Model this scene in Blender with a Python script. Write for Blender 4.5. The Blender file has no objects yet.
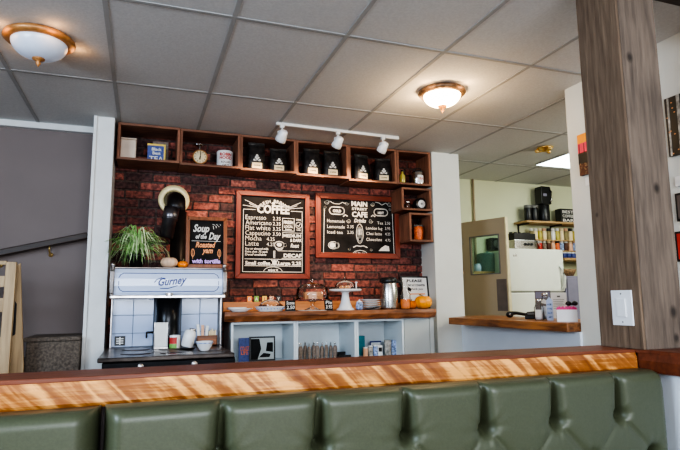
import bpy, math, random
from math import sin, cos, pi, radians, exp, sqrt
from mathutils import Vector, Matrix
random.seed(7)
S = bpy.context.scene
C = S.collection
CAMZ = 1.15
CEIL = 2.57
# ------------------------------------------------------------------ camera
FPX = 546.0
ya, pa, ra = radians(19.9), radians(7.85), radians(-0.58)
F_ = Vector((sin(ya)*cos(pa), cos(ya)*cos(pa), sin(pa)))
R0 = Vector((cos(ya), -sin(ya), 0))
U0 = R0.cross(F_)
R_ = R0*cos(ra) + U0*sin(ra)
U_ = U0*cos(ra) - R0*sin(ra)
cam = bpy.data.cameras.new('camera'); cam.sensor_width = 36; cam.lens = FPX/680*36
cam.clip_start = .02
co = bpy.data.objects.new('camera', cam); C.objects.link(co)
m = Matrix((R_, U_, -F_)).transposed().to_4x4(); m.translation = Vector((0, 0, CAMZ))
co.matrix_world = m
S.camera = co
def ray(px, py): return F_ + R_*((px-340)/FPX) - U_*((py-225)/FPX)
def Wp(px, py, Y):            # measured point on the vertical plane y=Y
    d = ray(px, py); return d*(Y/d.y) + Vector((0, 0, CAMZ))
def Xp(px, py, X):
    d = ray(px, py); return d*(X/d.x) + Vector((0, 0, CAMZ))
def Hp(px, py, z):
    d = ray(px, py); return d*((z-CAMZ)/d.z) + Vector((0, 0, CAMZ))
# ------------------------------------------------------------------ materials
def newmat(name):
    m = bpy.data.materials.new(name); m.use_nodes = True
    nt = m.node_tree; b = nt.nodes['Principled BSDF']
    return m, nt, b
def mat(name, col, rough=.5, metal=0, var=.15, scale=12, bump=.0, spec=.5, emit=None, es=0, stretch=(1,1,1), detail=4):
    m, nt, b = newmat(name); N = nt.nodes; L = nt.links
    tc = N.new('ShaderNodeTexCoord'); mp = N.new('ShaderNodeMapping'); mp.inputs['Scale'].default_value = stretch
    no = N.new('ShaderNodeTexNoise'); no.inputs['Scale'].default_value = scale; no.inputs['Detail'].default_value = detail
    L.new(tc.outputs['Object'], mp.inputs[0]); L.new(mp.outputs[0], no.inputs['Vector'])
    cr = N.new('ShaderNodeValToRGB')
    cr.color_ramp.elements[0].position = .3; cr.color_ramp.elements[1].position = .7
    cr.color_ramp.elements[0].color = tuple(c*(1-var) for c in col)+(1,)
    cr.color_ramp.elements[1].color = tuple(min(1, c*(1+var)) for c in col)+(1,)
    L.new(no.outputs['Fac'], cr.inputs[0]); L.new(cr.outputs[0], b.inputs['Base Color'])
    b.inputs['Roughness'].default_value = rough; b.inputs['Metallic'].default_value = metal
    b.inputs['Specular IOR Level'].default_value = spec
    if bump:
        bp = N.new('ShaderNodeBump'); bp.inputs['Strength'].default_value = bump; bp.inputs['Distance'].default_value = .01
        L.new(no.outputs['Fac'], bp.inputs['Height']); L.new(bp.outputs[0], b.inputs['Normal'])
    if emit:
        b.inputs['Emission Color'].default_value = emit+(1,); b.inputs['Emission Strength'].default_value = es
    return m
def wood(name, c1, c2, axis=0, scale=3, rough=.5, bump=.25, contrast=(.3,.7), knots=(), rings=18):
    m, nt, b = newmat(name); N = nt.nodes; L = nt.links
    tc = N.new('ShaderNodeTexCoord'); mp = N.new('ShaderNodeMapping')
    st = [rings]*3; st[axis] = 1.0
    mp.inputs['Scale'].default_value = st
    no = N.new('ShaderNodeTexNoise'); no.inputs['Scale'].default_value = scale; no.inputs['Detail'].default_value = 6; no.inputs['Distortion'].default_value = .25
    L.new(tc.outputs['Object'], mp.inputs[0]); L.new(mp.outputs[0], no.inputs['Vector'])
    n2 = N.new('ShaderNodeTexNoise'); n2.inputs['Scale'].default_value = 4; L.new(tc.outputs['Object'], n2.inputs['Vector'])
    mx = N.new('ShaderNodeMath'); mx.operation = 'MULTIPLY_ADD'; mx.inputs[1].default_value = .35; L.new(n2.outputs['Fac'], mx.inputs[0])
    sc = N.new('ShaderNodeMath'); sc.operation = 'MULTIPLY'; sc.inputs[1].default_value = .7; L.new(no.outputs['Fac'], sc.inputs[0]); L.new(sc.outputs[0], mx.inputs[2])
    cr = N.new('ShaderNodeValToRGB'); e = cr.color_ramp.elements
    e[0].position = contrast[0]; e[1].position = contrast[1]; e[0].color = tuple(c1)+(1,); e[1].color = tuple(c2)+(1,)
    L.new(mx.outputs[0], cr.inputs[0]); out = cr.outputs[0]
    for (kx, ky, kz, kr) in knots:
        ds = N.new('ShaderNodeVectorMath'); ds.operation = 'SUBTRACT'; ds.inputs[1].default_value = (kx, ky, kz); L.new(tc.outputs['Object'], ds.inputs[0])
        ml = N.new('ShaderNodeVectorMath'); ml.operation = 'MULTIPLY'; ml.inputs[1].default_value = (1, 1, .75); L.new(ds.outputs[0], ml.inputs[0])
        ln = N.new('ShaderNodeVectorMath'); ln.operation = 'LENGTH'; L.new(ml.outputs[0], ln.inputs[0])
        mr = N.new('ShaderNodeMapRange'); mr.inputs['From Min'].default_value = kr*.3; mr.inputs['From Max'].default_value = kr
        mr.inputs['To Min'].default_value = .85; mr.inputs['To Max'].default_value = 0; L.new(ln.outputs['Value'], mr.inputs['Value'])
        mi = N.new('ShaderNodeMixRGB'); mi.inputs[2].default_value = (.02, .013, .01, 1); L.new(mr.outputs[0], mi.inputs[0]); L.new(out, mi.inputs[1]); out = mi.outputs[0]
    L.new(out, b.inputs['Base Color']); b.inputs['Roughness'].default_value = rough
    if bump:
        bp = N.new('ShaderNodeBump'); bp.inputs['Strength'].default_value = bump; bp.inputs['Distance'].default_value = .006
        L.new(no.outputs['Fac'], bp.inputs['Height']); L.new(bp.outputs[0], b.inputs['Normal'])
    return m
def curly(name):
    # figured timber: grain along x, slanted bands mix curl figure with painted sun reflections
    m, nt, b = newmat(name); N = nt.nodes; L = nt.links
    tc = N.new('ShaderNodeTexCoord'); sp = N.new('ShaderNodeSeparateXYZ'); L.new(tc.outputs['Object'], sp.inputs[0])
    su = N.new('ShaderNodeMath'); su.operation = 'MULTIPLY_ADD'; su.inputs[1].default_value = 1.0; L.new(sp.outputs[2], su.inputs[0]); L.new(sp.outputs[0], su.inputs[2])
    cb = N.new('ShaderNodeCombineXYZ'); L.new(su.outputs[0], cb.inputs[0]); L.new(sp.outputs[1], cb.inputs[1]); L.new(sp.outputs[2], cb.inputs[2])
    mp = N.new('ShaderNodeMapping'); mp.inputs['Scale'].default_value = (17, 1, 5.0)
    no = N.new('ShaderNodeTexNoise'); no.inputs['Scale'].default_value = 1.3; no.inputs['Detail'].default_value = 3; no.inputs['Distortion'].default_value = .5
    L.new(cb.outputs[0], mp.inputs[0]); L.new(mp.outputs[0], no.inputs['Vector'])
    m2 = N.new('ShaderNodeMapping'); m2.inputs['Scale'].default_value = (3, 40, 70)
    n2 = N.new('ShaderNodeTexNoise'); n2.inputs['Scale'].default_value = 2; n2.inputs['Detail'].default_value = 4; L.new(tc.outputs['Object'], m2.inputs[0]); L.new(m2.outputs[0], n2.inputs['Vector'])
    a = N.new('ShaderNodeMath'); a.operation = 'MULTIPLY_ADD'; a.inputs[1].default_value = .2; L.new(n2.outputs['Fac'], a.inputs[0])
    s = N.new('ShaderNodeMath'); s.operation = 'MULTIPLY'; s.inputs[1].default_value = .9; L.new(no.outputs['Fac'], s.inputs[0]); L.new(s.outputs[0], a.inputs[2])
    cr = N.new('ShaderNodeValToRGB'); e = cr.color_ramp.elements
    e[0].position = .38; e[0].color = (.20, .06, .014, 1); e[1].position = .66; e[1].color = (.80, .38, .11, 1)
    q = e.new(.53); q.color = (.34, .12, .028, 1)
    L.new(a.outputs[0], cr.inputs[0]); L.new(cr.outputs[0], b.inputs['Base Color']); b.inputs['Roughness'].default_value = .38
    bp = N.new('ShaderNodeBump'); bp.inputs['Strength'].default_value = .2; bp.inputs['Distance'].default_value = .004; L.new(n2.outputs['Fac'], bp.inputs['Height']); L.new(bp.outputs[0], b.inputs['Normal'])
    return m
def attrmat(name, rough=.85, bump=.5, scale=40):
    m, nt, b = newmat(name); N = nt.nodes; L = nt.links
    at = N.new('ShaderNodeAttribute'); at.attribute_name = 'col'
    tc = N.new('ShaderNodeTexCoord'); no = N.new('ShaderNodeTexNoise'); no.inputs['Scale'].default_value = scale; no.inputs['Detail'].default_value = 6
    L.new(tc.outputs['Object'], no.inputs['Vector'])
    cr = N.new('ShaderNodeValToRGB'); cr.color_ramp.elements[0].position = .36; cr.color_ramp.elements[1].position = .68
    cr.color_ramp.elements[0].color = (.35, .35, .38, 1); cr.color_ramp.elements[1].color = (1.25, 1.2, 1.15, 1)
    L.new(no.outputs['Fac'], cr.inputs[0])
    mx = N.new('ShaderNodeMixRGB'); mx.blend_type = 'MULTIPLY'; mx.inputs[0].default_value = 1
    L.new(at.outputs['Color'], mx.inputs[1]); L.new(cr.outputs[0], mx.inputs[2]); L.new(mx.outputs[0], b.inputs['Base Color'])
    b.inputs['Roughness'].default_value = rough
    bp = N.new('ShaderNodeBump'); bp.inputs['Strength'].default_value = bump; bp.inputs['Distance'].default_value = .01
    L.new(no.outputs['Fac'], bp.inputs['Height']); L.new(bp.outputs[0], b.inputs['Normal'])
    return m
def glass(name, tint=(.96, .97, .97), op=.05, rough=.05):
    m, nt, b = newmat(name); N = nt.nodes; L = nt.links
    tr = N.new('ShaderNodeBsdfTransparent'); tr.inputs[0].default_value = tint+(1,)
    gl = N.new('ShaderNodeBsdfGlossy'); gl.inputs['Roughness'].default_value = rough
    fr = N.new('ShaderNodeLayerWeight'); fr.inputs['Blend'].default_value = .14
    ad = N.new('ShaderNodeMath'); ad.operation = 'ADD'; ad.inputs[1].default_value = op; ad.use_clamp = True; L.new(fr.outputs['Fresnel'], ad.inputs[0])
    mx = N.new('ShaderNodeMixShader'); L.new(ad.outputs[0], mx.inputs[0]); L.new(tr.outputs[0], mx.inputs[1]); L.new(gl.outputs[0], mx.inputs[2])
    L.new(mx.outputs[0], nt.nodes['Material Output'].inputs[0]); return m
M = {}
M['plaster'] = mat('cream_painted_plaster', (.62, .63, .59), .8, var=.04, scale=3, bump=.03)
M['plaster_blue'] = mat('cool_white_paint', (.76, .80, .86), .7, var=.03, scale=3)
M['kitchen'] = mat('pale_green_paint', (.58, .60, .42), .8, var=.04, scale=2)
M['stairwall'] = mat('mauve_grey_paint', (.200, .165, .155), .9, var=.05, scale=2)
M['trimwhite'] = mat('white_gloss_trim', (.66, .67, .66), .45, var=.03)
M['ceiling'] = mat('textured_ceiling_tile', (.60, .605, .595), .9, var=.06, scale=80, bump=.14, detail=6)
M['grid'] = mat('grey_ceiling_grid', (.40, .40, .39), .9, var=.05, spec=.1)
M['floor'] = wood('brown_floor_boards', (.10, .05, .03), (.22, .12, .07), 1, 2, .5)
M['brick'] = attrmat('old_red_brick')
M['crate'] = wood('reddish_crate_wood', (.060, .026, .016), (.30, .135, .08), 0, 4, .7, .35, (.3, .68))
M['cratev'] = wood('reddish_crate_wood_upright', (.085, .036, .020), (.36, .155, .09), 2, 4, .7, .35, (.3, .68))
M['slab'] = wood('live_edge_slab_wood', (.060, .018, .009), (.38, .14, .05), 0, 4, .45, .4, (.34, .66), rings=10)
M['plank'] = wood('orange_backboard_wood', (.30, .12, .04), (.62, .30, .12), 0, 3, .5, .2, rings=10)
M['slab2'] = wood('pass_counter_wood', (.10, .034, .014), (.46, .19, .06), 1, 4, .4, .3, (.34, .66), rings=10)
M['cap'] = wood('shaded_red_cap_wood', (.085, .022, .010), (.22, .060, .025), 0, 4, .45, .15, rings=12)  # same timber as the ledge face; shade on the top is put into this colour
M['curly'] = curly('sunlit_figured_timber')
M['stile'] = wood('pale_pine', (.30, .20, .11), (.52, .38, .22), 2, 3, .6, .2)
M['rail'] = wood('dark_stained_handrail', (.018, .010, .007), (.05, .026, .016), 0, 4, .5, .1)
M['frame'] = wood('cherry_red_frame_wood', (.085, .012, .006), (.24, .036, .013), 0, 4, .5, .15, rings=14)
M['framev'] = wood('cherry_red_frame_wood_upright', (.085, .012, .006), (.24, .036, .013), 2, 4, .5, .15, rings=14)
M['frame2'] = wood('brown_frame_wood', (.13, .038, .014), (.32, .11, .04), 2, 4, .35, .15, rings=14)
M['slate'] = mat('chalkboard_slate', (.016, .015, .015), .8, var=.5, scale=8, spec=.2)
M['chalk'] = mat('chalk_white', (.68, .67, .63), .9, var=.1, scale=60)
M['chalk_orange'] = mat('chalk_orange', (.85, .38, .18), .9, var=.1, scale=60)
M['chalk_purple'] = mat('chalk_purple', (.62, .42, .85), .9, var=.1, scale=60)
M['leather'] = mat('olive_green_vinyl', (.064, .072, .040), .42, var=.08, scale=160, bump=.03)
M['leatherd'] = mat('dark_green_vinyl_button', (.05, .06, .04), .4, var=.08, scale=100)
M['black'] = mat('black_plastic', (.012, .012, .013), .35, var=.2)
M['blackm'] = mat('black_stove_metal', (.02, .02, .022), .28, .6, var=.3, scale=9)
M['cooktop'] = mat('worn_cooktop_steel', (.12, .10, .09), .32, .8, var=.55, scale=7)
M['soot'] = mat('sooty_pipe', (.022, .018, .018), .38, .4, var=.4, scale=12)
M['darksteel'] = mat('dark_polished_steel', (.16, .15, .16), .28, .9, var=.4, scale=10)
M['chrome'] = mat('chrome', (.55, .52, .51), .30, 1, var=.25, scale=20)
M['steel'] = mat('brushed_steel', (.60, .58, .56), .26, 1, var=.1, scale=6, stretch=(20, 20, 1))
M['enamel'] = mat('pale_blue_enamel', (.60, .70, .90), .16, var=.04, scale=3)
M['navy'] = mat('navy_blue_paint', (.03, .05, .22), .4)
M['tile'] = mat('sky_tinted_splash_tile', (.46, .55, .74), .12, var=.06, scale=3)  # white tile; blue reflections and shading are put into the base colour
M['grout'] = mat('tile_grout', (.22, .24, .28), .8)
M['brass'] = mat('aged_brass', (.75, .52, .20), .3, .9, var=.15)
M['collar'] = mat('cream_metal_collar', (.78, .66, .36), .4, .2, var=.12)
M['bronze'] = mat('bronze_rim', (.20, .12, .07), .4, .5, var=.5, scale=40, bump=.5)
M['copper'] = mat('copper_rim', (.42, .20, .07), .4, .3, var=.3, scale=20)
M['domeon'] = mat('glowing_frosted_glass', (.95, .85, .70), .4, var=.1, emit=(1, .74, .42), es=11)
M['domeoff'] = mat('frosted_bluish_glass', (.62, .68, .78), .25, var=.05, emit=(.55, .66, .9), es=.10)
M['panel'] = mat('ceiling_light_diffuser', (.9, .95, .95), .5, emit=(.85, 1, .95), es=5)
M['white'] = mat('white_ceramic', (.78, .79, .80), .25, var=.03)
M['whitep'] = mat('white_paper', (.76, .76, .74), .8, var=.06)
M['beige'] = mat('beige_tin', (.62, .52, .43), .5, var=.08)
M['laminate'] = mat('white_laminate', (.66, .72, .75), .45, var=.04, scale=3)
M['greydoor'] = mat('grey_green_cabinet_door', (.44, .46, .44), .5, var=.05, scale=3)
M['leaf'] = mat('spider_plant_leaf', (.22, .40, .12), .5, var=.5, scale=25)
M['leaf2'] = mat('pale_spider_plant_leaf', (.60, .70, .42), .45, var=.3, scale=25)
M['pumpkin'] = mat('orange_pumpkin_skin', (.95, .24, .008), .35, var=.15, scale=10)
M['pumpkin2'] = mat('yellow_orange_pumpkin_skin', (1.0, .36, .01), .32, var=.12, scale=10)
M['palepumpkin'] = mat('pale_peach_pumpkin_skin', (.74, .50, .34), .4, var=.25, scale=14)
M['stem'] = mat('dry_stem', (.28, .24, .12), .8, var=.3)
M['carpet'] = mat('brown_grey_carpet', (.13, .105, .085), .95, var=.45, scale=60, bump=.6)
M['red'] = mat('red_print', (.55, .05, .04), .5)
M['redor'] = mat('red_orange_print', (.80, .16, .05), .5, var=.5, scale=60)
M['orange'] = mat('orange_card', (.85, .30, .06), .6)
M['green'] = mat('green_card', (.20, .42, .10), .6)
M['yellow'] = mat('yellow_card', (.85, .60, .12), .6)
M['blue'] = mat('blue_print', (.06, .09, .28), .5, var=.3, scale=40)
M['bluew'] = mat('blue_white_print', (.25, .33, .60), .4, var=.9, scale=60)
M['teal'] = mat('teal_box', (.04, .25, .30), .5)
M['cream'] = mat('cream_label', (.80, .66, .42), .6, var=.1)
M['peach'] = mat('peach_label', (.72, .42, .28), .6, var=.1)
M['bag'] = mat('black_foil_bag', (.028, .026, .026), .3, .1, var=.5, scale=30, bump=.5)
M['yellowoil'] = mat('yellow_oil', (.48, .42, .10), .2, var=.1)
M['glass'] = glass('clear_glass')
M['glassd'] = glass('door_glass', (.80, .93, .88), .03)
M['orangejuice'] = mat('orange_liquid', (.9, .27, .08), .2)
M['choc'] = mat('chocolate_cake', (.10, .035, .02), .6, var=.4, scale=60, bump=.4)
M['caramel'] = mat('caramel_cake', (.62, .30, .14), .6, var=.3, scale=60, bump=.4)
M['fridge'] = mat('cream_white_fridge_enamel', (.72, .74, .66), .35, var=.02)
M['gasket'] = mat('grey_gasket', (.16, .16, .15), .6)
M['doorp'] = mat('taupe_door_paint', (.40, .32, .225), .55, var=.05, scale=2)
M['dooredge'] = mat('cream_door_edge', (.66, .58, .38), .6)
M['kick'] = mat('dark_taupe_plate', (.14, .11, .10), .5)
M['tealg'] = mat('teal_grey_enamel', (.16, .26, .25), .3, var=.1)
M['purplegrey'] = mat('purple_grey_panel', (.22, .21, .28), .5, var=.05)
M['pink'] = mat('magenta_pink', (.72, .05, .22), .5, var=.2, scale=80)
M['greypaper'] = mat('brown_paper_napkin_roll', (.22, .17, .14), .7, var=.4, scale=50)
M['kitshelf'] = wood('kitchen_shelf_wood', (.30, .17, .07), (.55, .36, .17), 0, 3, .5, .1)
M['wicker'] = mat('brown_wicker', (.24, .15, .08), .8, var=.5, scale=60, bump=.6)
M['sky1'] = mat('sunset_orange', (.9, .32, .02), .6, var=.2, scale=8)
M['sky2'] = mat('sunset_pink', (.85, .06, .12), .6, var=.2, scale=8)
M['birch'] = mat('birch_trunk_white', (.40, .38, .34), .8, var=.7, scale=30)
# ------------------------------------------------------------------ mesh builder
class MB:
    def __init__(s): s.v = []; s.f = []; s.mi = []; s.sm = []
    def add(s, vs, fs, mi=0, smooth=False, T=None):
        o = len(s.v)
        for v in vs:
            v = Vector(v)
            if T is not None: v = T @ v
            s.v.append(v)
        for f in fs: s.f.append(tuple(i+o for i in f)); s.mi.append(mi); s.sm.append(smooth)
        return s
    def box(s, x0, x1, y0, y1, z0, z1, mi=0, T=None):
        vs = [(x, y, z) for z in (z0, z1) for y in (y0, y1) for x in (x0, x1)]
        return s.add(vs, [(0,2,3,1), (4,5,7,6), (0,1,5,4), (2,6,7,3), (0,4,6,2), (1,3,7,5)], mi, False, T)
    def lathe(s, prof, c=(0,0,0), n=24, mi=0, smooth=True, sc=(1,1), T=None, lobes=0, la=0):
        vs = []; fs = []
        for (r, z) in prof:
            for k in range(n):
                a = 2*pi*k/n; rr = r*(1+la*abs(cos(lobes*a/2))) if lobes else r
                vs.append((c[0]+rr*cos(a)*sc[0], c[1]+rr*sin(a)*sc[1], c[2]+z))
        for i in range(len(prof)-1):
            for k in range(n):
                a = i*n+k; b = i*n+(k+1) % n; fs.append((a, b, b+n, a+n))
        if prof[0][0] > 1e-5: fs.append(tuple(reversed(range(n))))
        if prof[-1][0] > 1e-5: fs.append(tuple(range((len(prof)-1)*n, len(prof)*n)))
        return s.add(vs, fs, mi, smooth, T)
    def cyl(s, c, r, z0, z1, n=20, mi=0, smooth=True, T=None): return s.lathe([(r*.96, z0), (r, z0+min(.004, r*.1)), (r, z1-min(.004, r*.1)), (r*.96, z1)], (c[0], c[1], 0), n, mi, smooth, T=T)
    def tube(s, pts, rad, n=10, mi=0, smooth=True, T=None):
        pts = [Vector(p) for p in pts]; vs = []; fs = []
        if not hasattr(rad, '__len__'): rad = [rad]*len(pts)
        up = Vector((0, 0, 1))
        for i, p in enumerate(pts):
            d = (pts[min(i+1, len(pts)-1)] - pts[max(i-1, 0)]).normalized()
            a = d.cross(up)
            if a.length < .1: a = d.cross(Vector((0, 1, 0)))
            a.normalize(); b = d.cross(a)
            for k in range(n):
                t = 2*pi*k/n; vs.append(p + (a*cos(t) + b*sin(t))*rad[i])
        for i in range(len(pts)-1):
            for k in range(n):
                q = i*n+k; w = i*n+(k+1) % n; fs.append((q, w, w+n, q+n))
        fs.append(tuple(reversed(range(n)))); fs.append(tuple(range((len(pts)-1)*n, len(pts)*n)))
        return s.add(vs, fs, mi, smooth, T)
    def ball(s, c, r, n=16, mi=0, T=None):
        if not hasattr(r, '__len__'): r = (r, r, r)
        k = n//2; prof = [(sin(pi*i/k), -cos(pi*i/k)) for i in range(k+1)]
        vs = []; fs = []
        for (a, z) in prof:
            for j in range(n): vs.append((c[0]+r[0]*a*cos(2*pi*j/n), c[1]+r[1]*a*sin(2*pi*j/n), c[2]+r[2]*z))
        for i in range(k):
            for j in range(n):
                q = i*n+j; w = i*n+(j+1) % n; fs.append((q, w, w+n, q+n))
        return s.add(vs, fs, mi, True, T)
    def prism(s, poly, y0, y1, mi=0, T=None):      # polygon in x,z extruded along y
        n = len(poly); vs = [(x, y0, z) for x, z in poly]+[(x, y1, z) for x, z in poly]
        fs = [tuple(range(n)), tuple(reversed(range(n, 2*n)))]+[(i, i+n, (i+1) % n+n, (i+1) % n) for i in range(n)]
        return s.add(vs, fs, mi, False, T)
    def prismz(s, poly, z0, z1, mi=0, T=None):
        n = len(poly); vs = [(x, y, z0) for x, y in poly]+[(x, y, z1) for x, y in poly]
        fs = [tuple(reversed(range(n))), tuple(range(n, 2*n))]+[(i, (i+1) % n, (i+1) % n+n, i+n) for i in range(n)]
        return s.add(vs, fs, mi, False, T)
    def line(s, p, q, w, y, mi=0):                 # flat stroke in the x,z plane
        p = Vector((p[0], 0, p[1])); q = Vector((q[0], 0, q[1])); d = (q-p)
        if d.length < 1e-6: return s
        d.normalize(); n = Vector((-d.z, 0, d.x))*w/2; e = d*w*.3
        vs = [p-n-e, q-n+e, q+n+e, p+n-e]; return s.add([Vector((v.x, y, v.z)) for v in vs], [(0, 1, 2, 3)], mi)
    def path(s, pts, w, y, mi=0):
        for a, b in zip(pts[:-1], pts[1:]): s.line(a, b, w, y, mi)
        return s
    def text(s, body, x, z, size, y=0, mi=0, align='LEFT', bold=0, shear=0, width=None, T=None):
        cu = bpy.data.curves.new('t', 'FONT'); cu.body = body; cu.size = size; cu.align_x = align; cu.offset = bold; cu.shear = shear; cu.resolution_u = 2
        ob = bpy.data.objects.new('t', cu); C.objects.link(ob)
        dg = bpy.context.evaluated_depsgraph_get(); dg.update()
        me = bpy.data.meshes.new_from_object(ob.evaluated_get(dg))
        xs = [v.co.x for v in me.vertices]
        sx = 1
        if width and xs: sx = width/(max(xs)-min(xs))
        x0 = min(xs) if (align == 'LEFT' and xs) else 0
        s.add([(x+(v.co.x-x0)*sx, y, z+v.co.y) for v in me.vertices], [tuple(p.vertices) for p in me.polygons], mi, False, T)
        bpy.data.objects.remove(ob); bpy.data.curves.remove(cu); bpy.data.meshes.remove(me)
        return s
    def build(s, name, mats, parent=None, bevel=0, seg=2, cols=None):
        me = bpy.data.meshes.new(name); me.from_pydata([tuple(v) for v in s.v], [], s.f); me.update()
        if not isinstance(mats, (list, tuple)): mats = [mats]
        for q in mats: me.materials.append(M[q] if isinstance(q, str) else q)
        me.polygons.foreach_set('material_index', s.mi); me.polygons.foreach_set('use_smooth', s.sm)
        if cols:
            ca = me.color_attributes.new('col', 'FLOAT_COLOR', 'POINT')
            for i, c_ in enumerate(cols): ca.data[i].color = tuple(c_)+(1,)
        ob = bpy.data.objects.new(name, me); C.objects.link(ob)
        if parent: ob.parent = parent
        if bevel:
            b = ob.modifiers.new('bevel', 'BEVEL'); b.width = bevel; b.segments = seg; b.limit_method = 'ANGLE'; b.angle_limit = radians(40)
        return ob
def thing(name, label, cat, loc=(0, 0, 0), rz=0, rx=0, group=None):
    o = bpy.data.objects.new(name, None); C.objects.link(o); o.empty_display_size = .05
    o.location = loc; o.rotation_euler = (rx, 0, rz); o['label'] = label; o['category'] = cat
    if group: o['group'] = group
    return o
def tag(o, label, cat, group=None, loc=None, rz=0, rx=0):
    o['label'] = label; o['category'] = cat
    if group: o['group'] = group
    if loc is not None: o.location = loc; o.rotation_euler = (rx, 0, rz)
    return o
def struct(o): o['kind'] = 'structure'; return o
def copy_tree(o, parent=None):
    c = o.copy(); C.objects.link(c)
    if parent: c.parent = parent
    for ch in [k for k in list(bpy.data.objects) if k.parent == o]: copy_tree(ch, c)
    return c
# ------------------------------------------------------------------ room shell
WY = 4.82     # brick wall plane
struct(MB().box(-3.2, 6.6, -3.6, 6.0, -.08, 0).build('floor', 'floor'))
struct(MB().box(-3.2, 6.6, -3.6, 6.0, CEIL, CEIL+.08).build('ceiling', 'ceiling'))
g = MB()
for i in range(-4, 13):
    x = -.819+.604*i
    if x < 6.5: g.box(x-.012, x+.012, -3.5, 5.5, CEIL-.0035, CEIL)
for j in range(-5, 4):
    y = 2.608+1.069*j
    if y < 5.5: g.box(-3.1, 6.5, y-.012, y+.012, CEIL-.0038, CEIL-.0005)
struct(g.build('trim_1', 'grid'))
# brick wall: mortar bed and individually laid bricks in one mesh
g = MB(); cols = []
def bcol(c, k): cols.extend([c]*k)
g.box(-.25, 2.62, WY+.006, WY+.22, 0, CEIL); bcol((.10, .065, .055), 8)
rowh = .0745; r = 0; z = .004
while z < CEIL-.01:
    x = -.25 - (.11 if r % 2 else 0) - random.uniform(0, .02)
    while x < 2.62:
        L = random.uniform(.195, .225)
        if random.random() < .08: L *= .5
        x0 = max(x, -.25); x1 = min(x+L, 2.62)
        if x1-x0 > .02:
            q = random.random()
            if q < .28: c = (.060, .027, .026)
            elif q < .62: c = (.135, .045, .038)
            elif q < .9: c = (.21, .064, .048)
            else: c = (.30, .10, .072)
            k = random.uniform(1.05, 1.7); 
            c = tuple(v*k for v in c)
            h = rowh-.010+random.uniform(-.004, .002); d = random.uniform(-.006, .004)
            j = [random.uniform(-.003, .003) for _ in range(8)]
            b = .004
            zz1 = min(z+h, CEIL)
            vs = [(x0+j[0], WY+.01, z+j[1]), (x1+j[2], WY+.01, z+j[3]), (x1+j[4], WY+.01, zz1+j[5]*.5), (x0+j[6], WY+.01, zz1+j[7]*.5)]
            fr = [(vs[0][0]+b, WY-.004+d, vs[0][2]+b), (vs[1][0]-b, WY-.004+d, vs[1][2]+b), (vs[2][0]-b, WY-.004+d, vs[2][2]-b), (vs[3][0]+b, WY-.004+d, vs[3][2]-b)]
            g.add(vs+fr, [(4, 5, 6, 7), (0, 1, 5, 4), (1, 2, 6, 5), (2, 3, 7, 6), (3, 0, 4, 7)]); bcol(c, 8)
        x += L+.011
    z += rowh; r += 1
struct(g.build('wall_back', 'brick', cols=cols))
# left column end with casing strip
struct(MB().box(-.368, -.245, 4.43, 5.0, 0, CEIL).build('wall_column', 'trimwhite', bevel=.003))
struct(MB().box(-.392, -.368, 4.415, 4.60, 0, CEIL).box(-.372, -.366, 4.425, 4.44, 0, CEIL).build('trim_2', 'trimwhite', bevel=.003))
# stairwell wall and header trim
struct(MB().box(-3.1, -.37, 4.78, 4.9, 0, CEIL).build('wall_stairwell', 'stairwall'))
struct(MB().box(-3.1, -.37, 4.72, 4.78, CEIL-.05, CEIL).build('trim_3', 'trimwhite', bevel=.004))
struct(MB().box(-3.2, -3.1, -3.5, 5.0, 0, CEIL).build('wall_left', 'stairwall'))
# pier right of the bricks
struct(MB().box(2.60, 2.90, 4.55, 5.50, 0, CEIL).build('wall_pier', 'plaster'))
# low wall under the pass-through, solid wall after it
g = MB().prismz([(2.86, 4.55), (2.67, 2.85), (2.81, 2.85), (3.0, 4.55)], 0, .93)
struct(g.build('wall_low', 'plaster_blue'))
struct(MB().box(2.69, 2.83, -3.5, 2.857, 0, CEIL).build('wall_right', 'plaster'))
# kitchen shell
struct(MB().box(2.90, 6.6, 5.50, 5.62, 0, CEIL).build('wall_kitchen', 'kitchen'))
struct(MB().box(6.45, 6.6, -3.5, 5.5, 0, CEIL).build('wall_far_right', 'kitchen'))
p = Wp(474, 200, 5.47)
tag(MB().tube([(p.x, 5.475, CEIL-.002), (p.x, 5.475, .9)], .013, 8).box(p.x-.03, p.x+.03, 5.46, 5.499, 1.9, 1.93).build('wall_pipe', 'doorp'), 'thin brown pipe running down the pale kitchen wall above the door', 'pipe')
# ceiling beam above the post
tag(MB().box(1.83, 2.69, 1.50, 1.70, 2.49, CEIL).build('ceiling_beam', 'rail', bevel=.004), 'dark stained ceiling beam crossing above the square post', 'beam')
bpy.data.objects['ceiling_beam']['kind'] = 'structure'

# ------------------------------------------------------------------ crates on the wall
xs = [-.225, .25, .745, 1.238, 1.735, 2.225, 2.588]
YF = [4.50, 4.515, 4.53, 4.54, 4.55, 4.55]
zb = [2.262, 2.256, 2.252, 2.242, 2.228, 2.228]
def crate(x0, x1, z0, z1, label, depth=.262, y0=4.55):
    t = thing('wooden_crate', label, 'crate', ((x0+x1)/2, y0, z0), group='wooden crates on the brick wall')
    w = (x1-x0)/2-.001; h = z1-z0; k = .02
    MB().box(-w, w, 0, depth, h-k, h).build('top_board', 'crate', t, .002)
    MB().box(-w, w, -.006, depth, 0, k).build('bottom_board', 'crate', t, .002)
    for s_ in (-1, 1):
        a, b = sorted((s_*w, s_*(w-.021)))
        MB().box(a, b, 0, depth, k, h-k).build('side_board', 'cratev', t, .002)
    return t
cl = ['wooden crate on the wall holding a beige canister and a blue tin, leftmost', 'wooden crate on the wall holding a round dial scale and a white can',
      'wooden crate with two black coffee bags, above the coffee menu board', 'wooden crate with two black coffee bags, between the coffee and cafe boards',
      'wooden crate with two black coffee bags, above the cafe menu board', 'dark wooden crate holding a yellow bottle and silver tin, at the top right corner']
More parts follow.
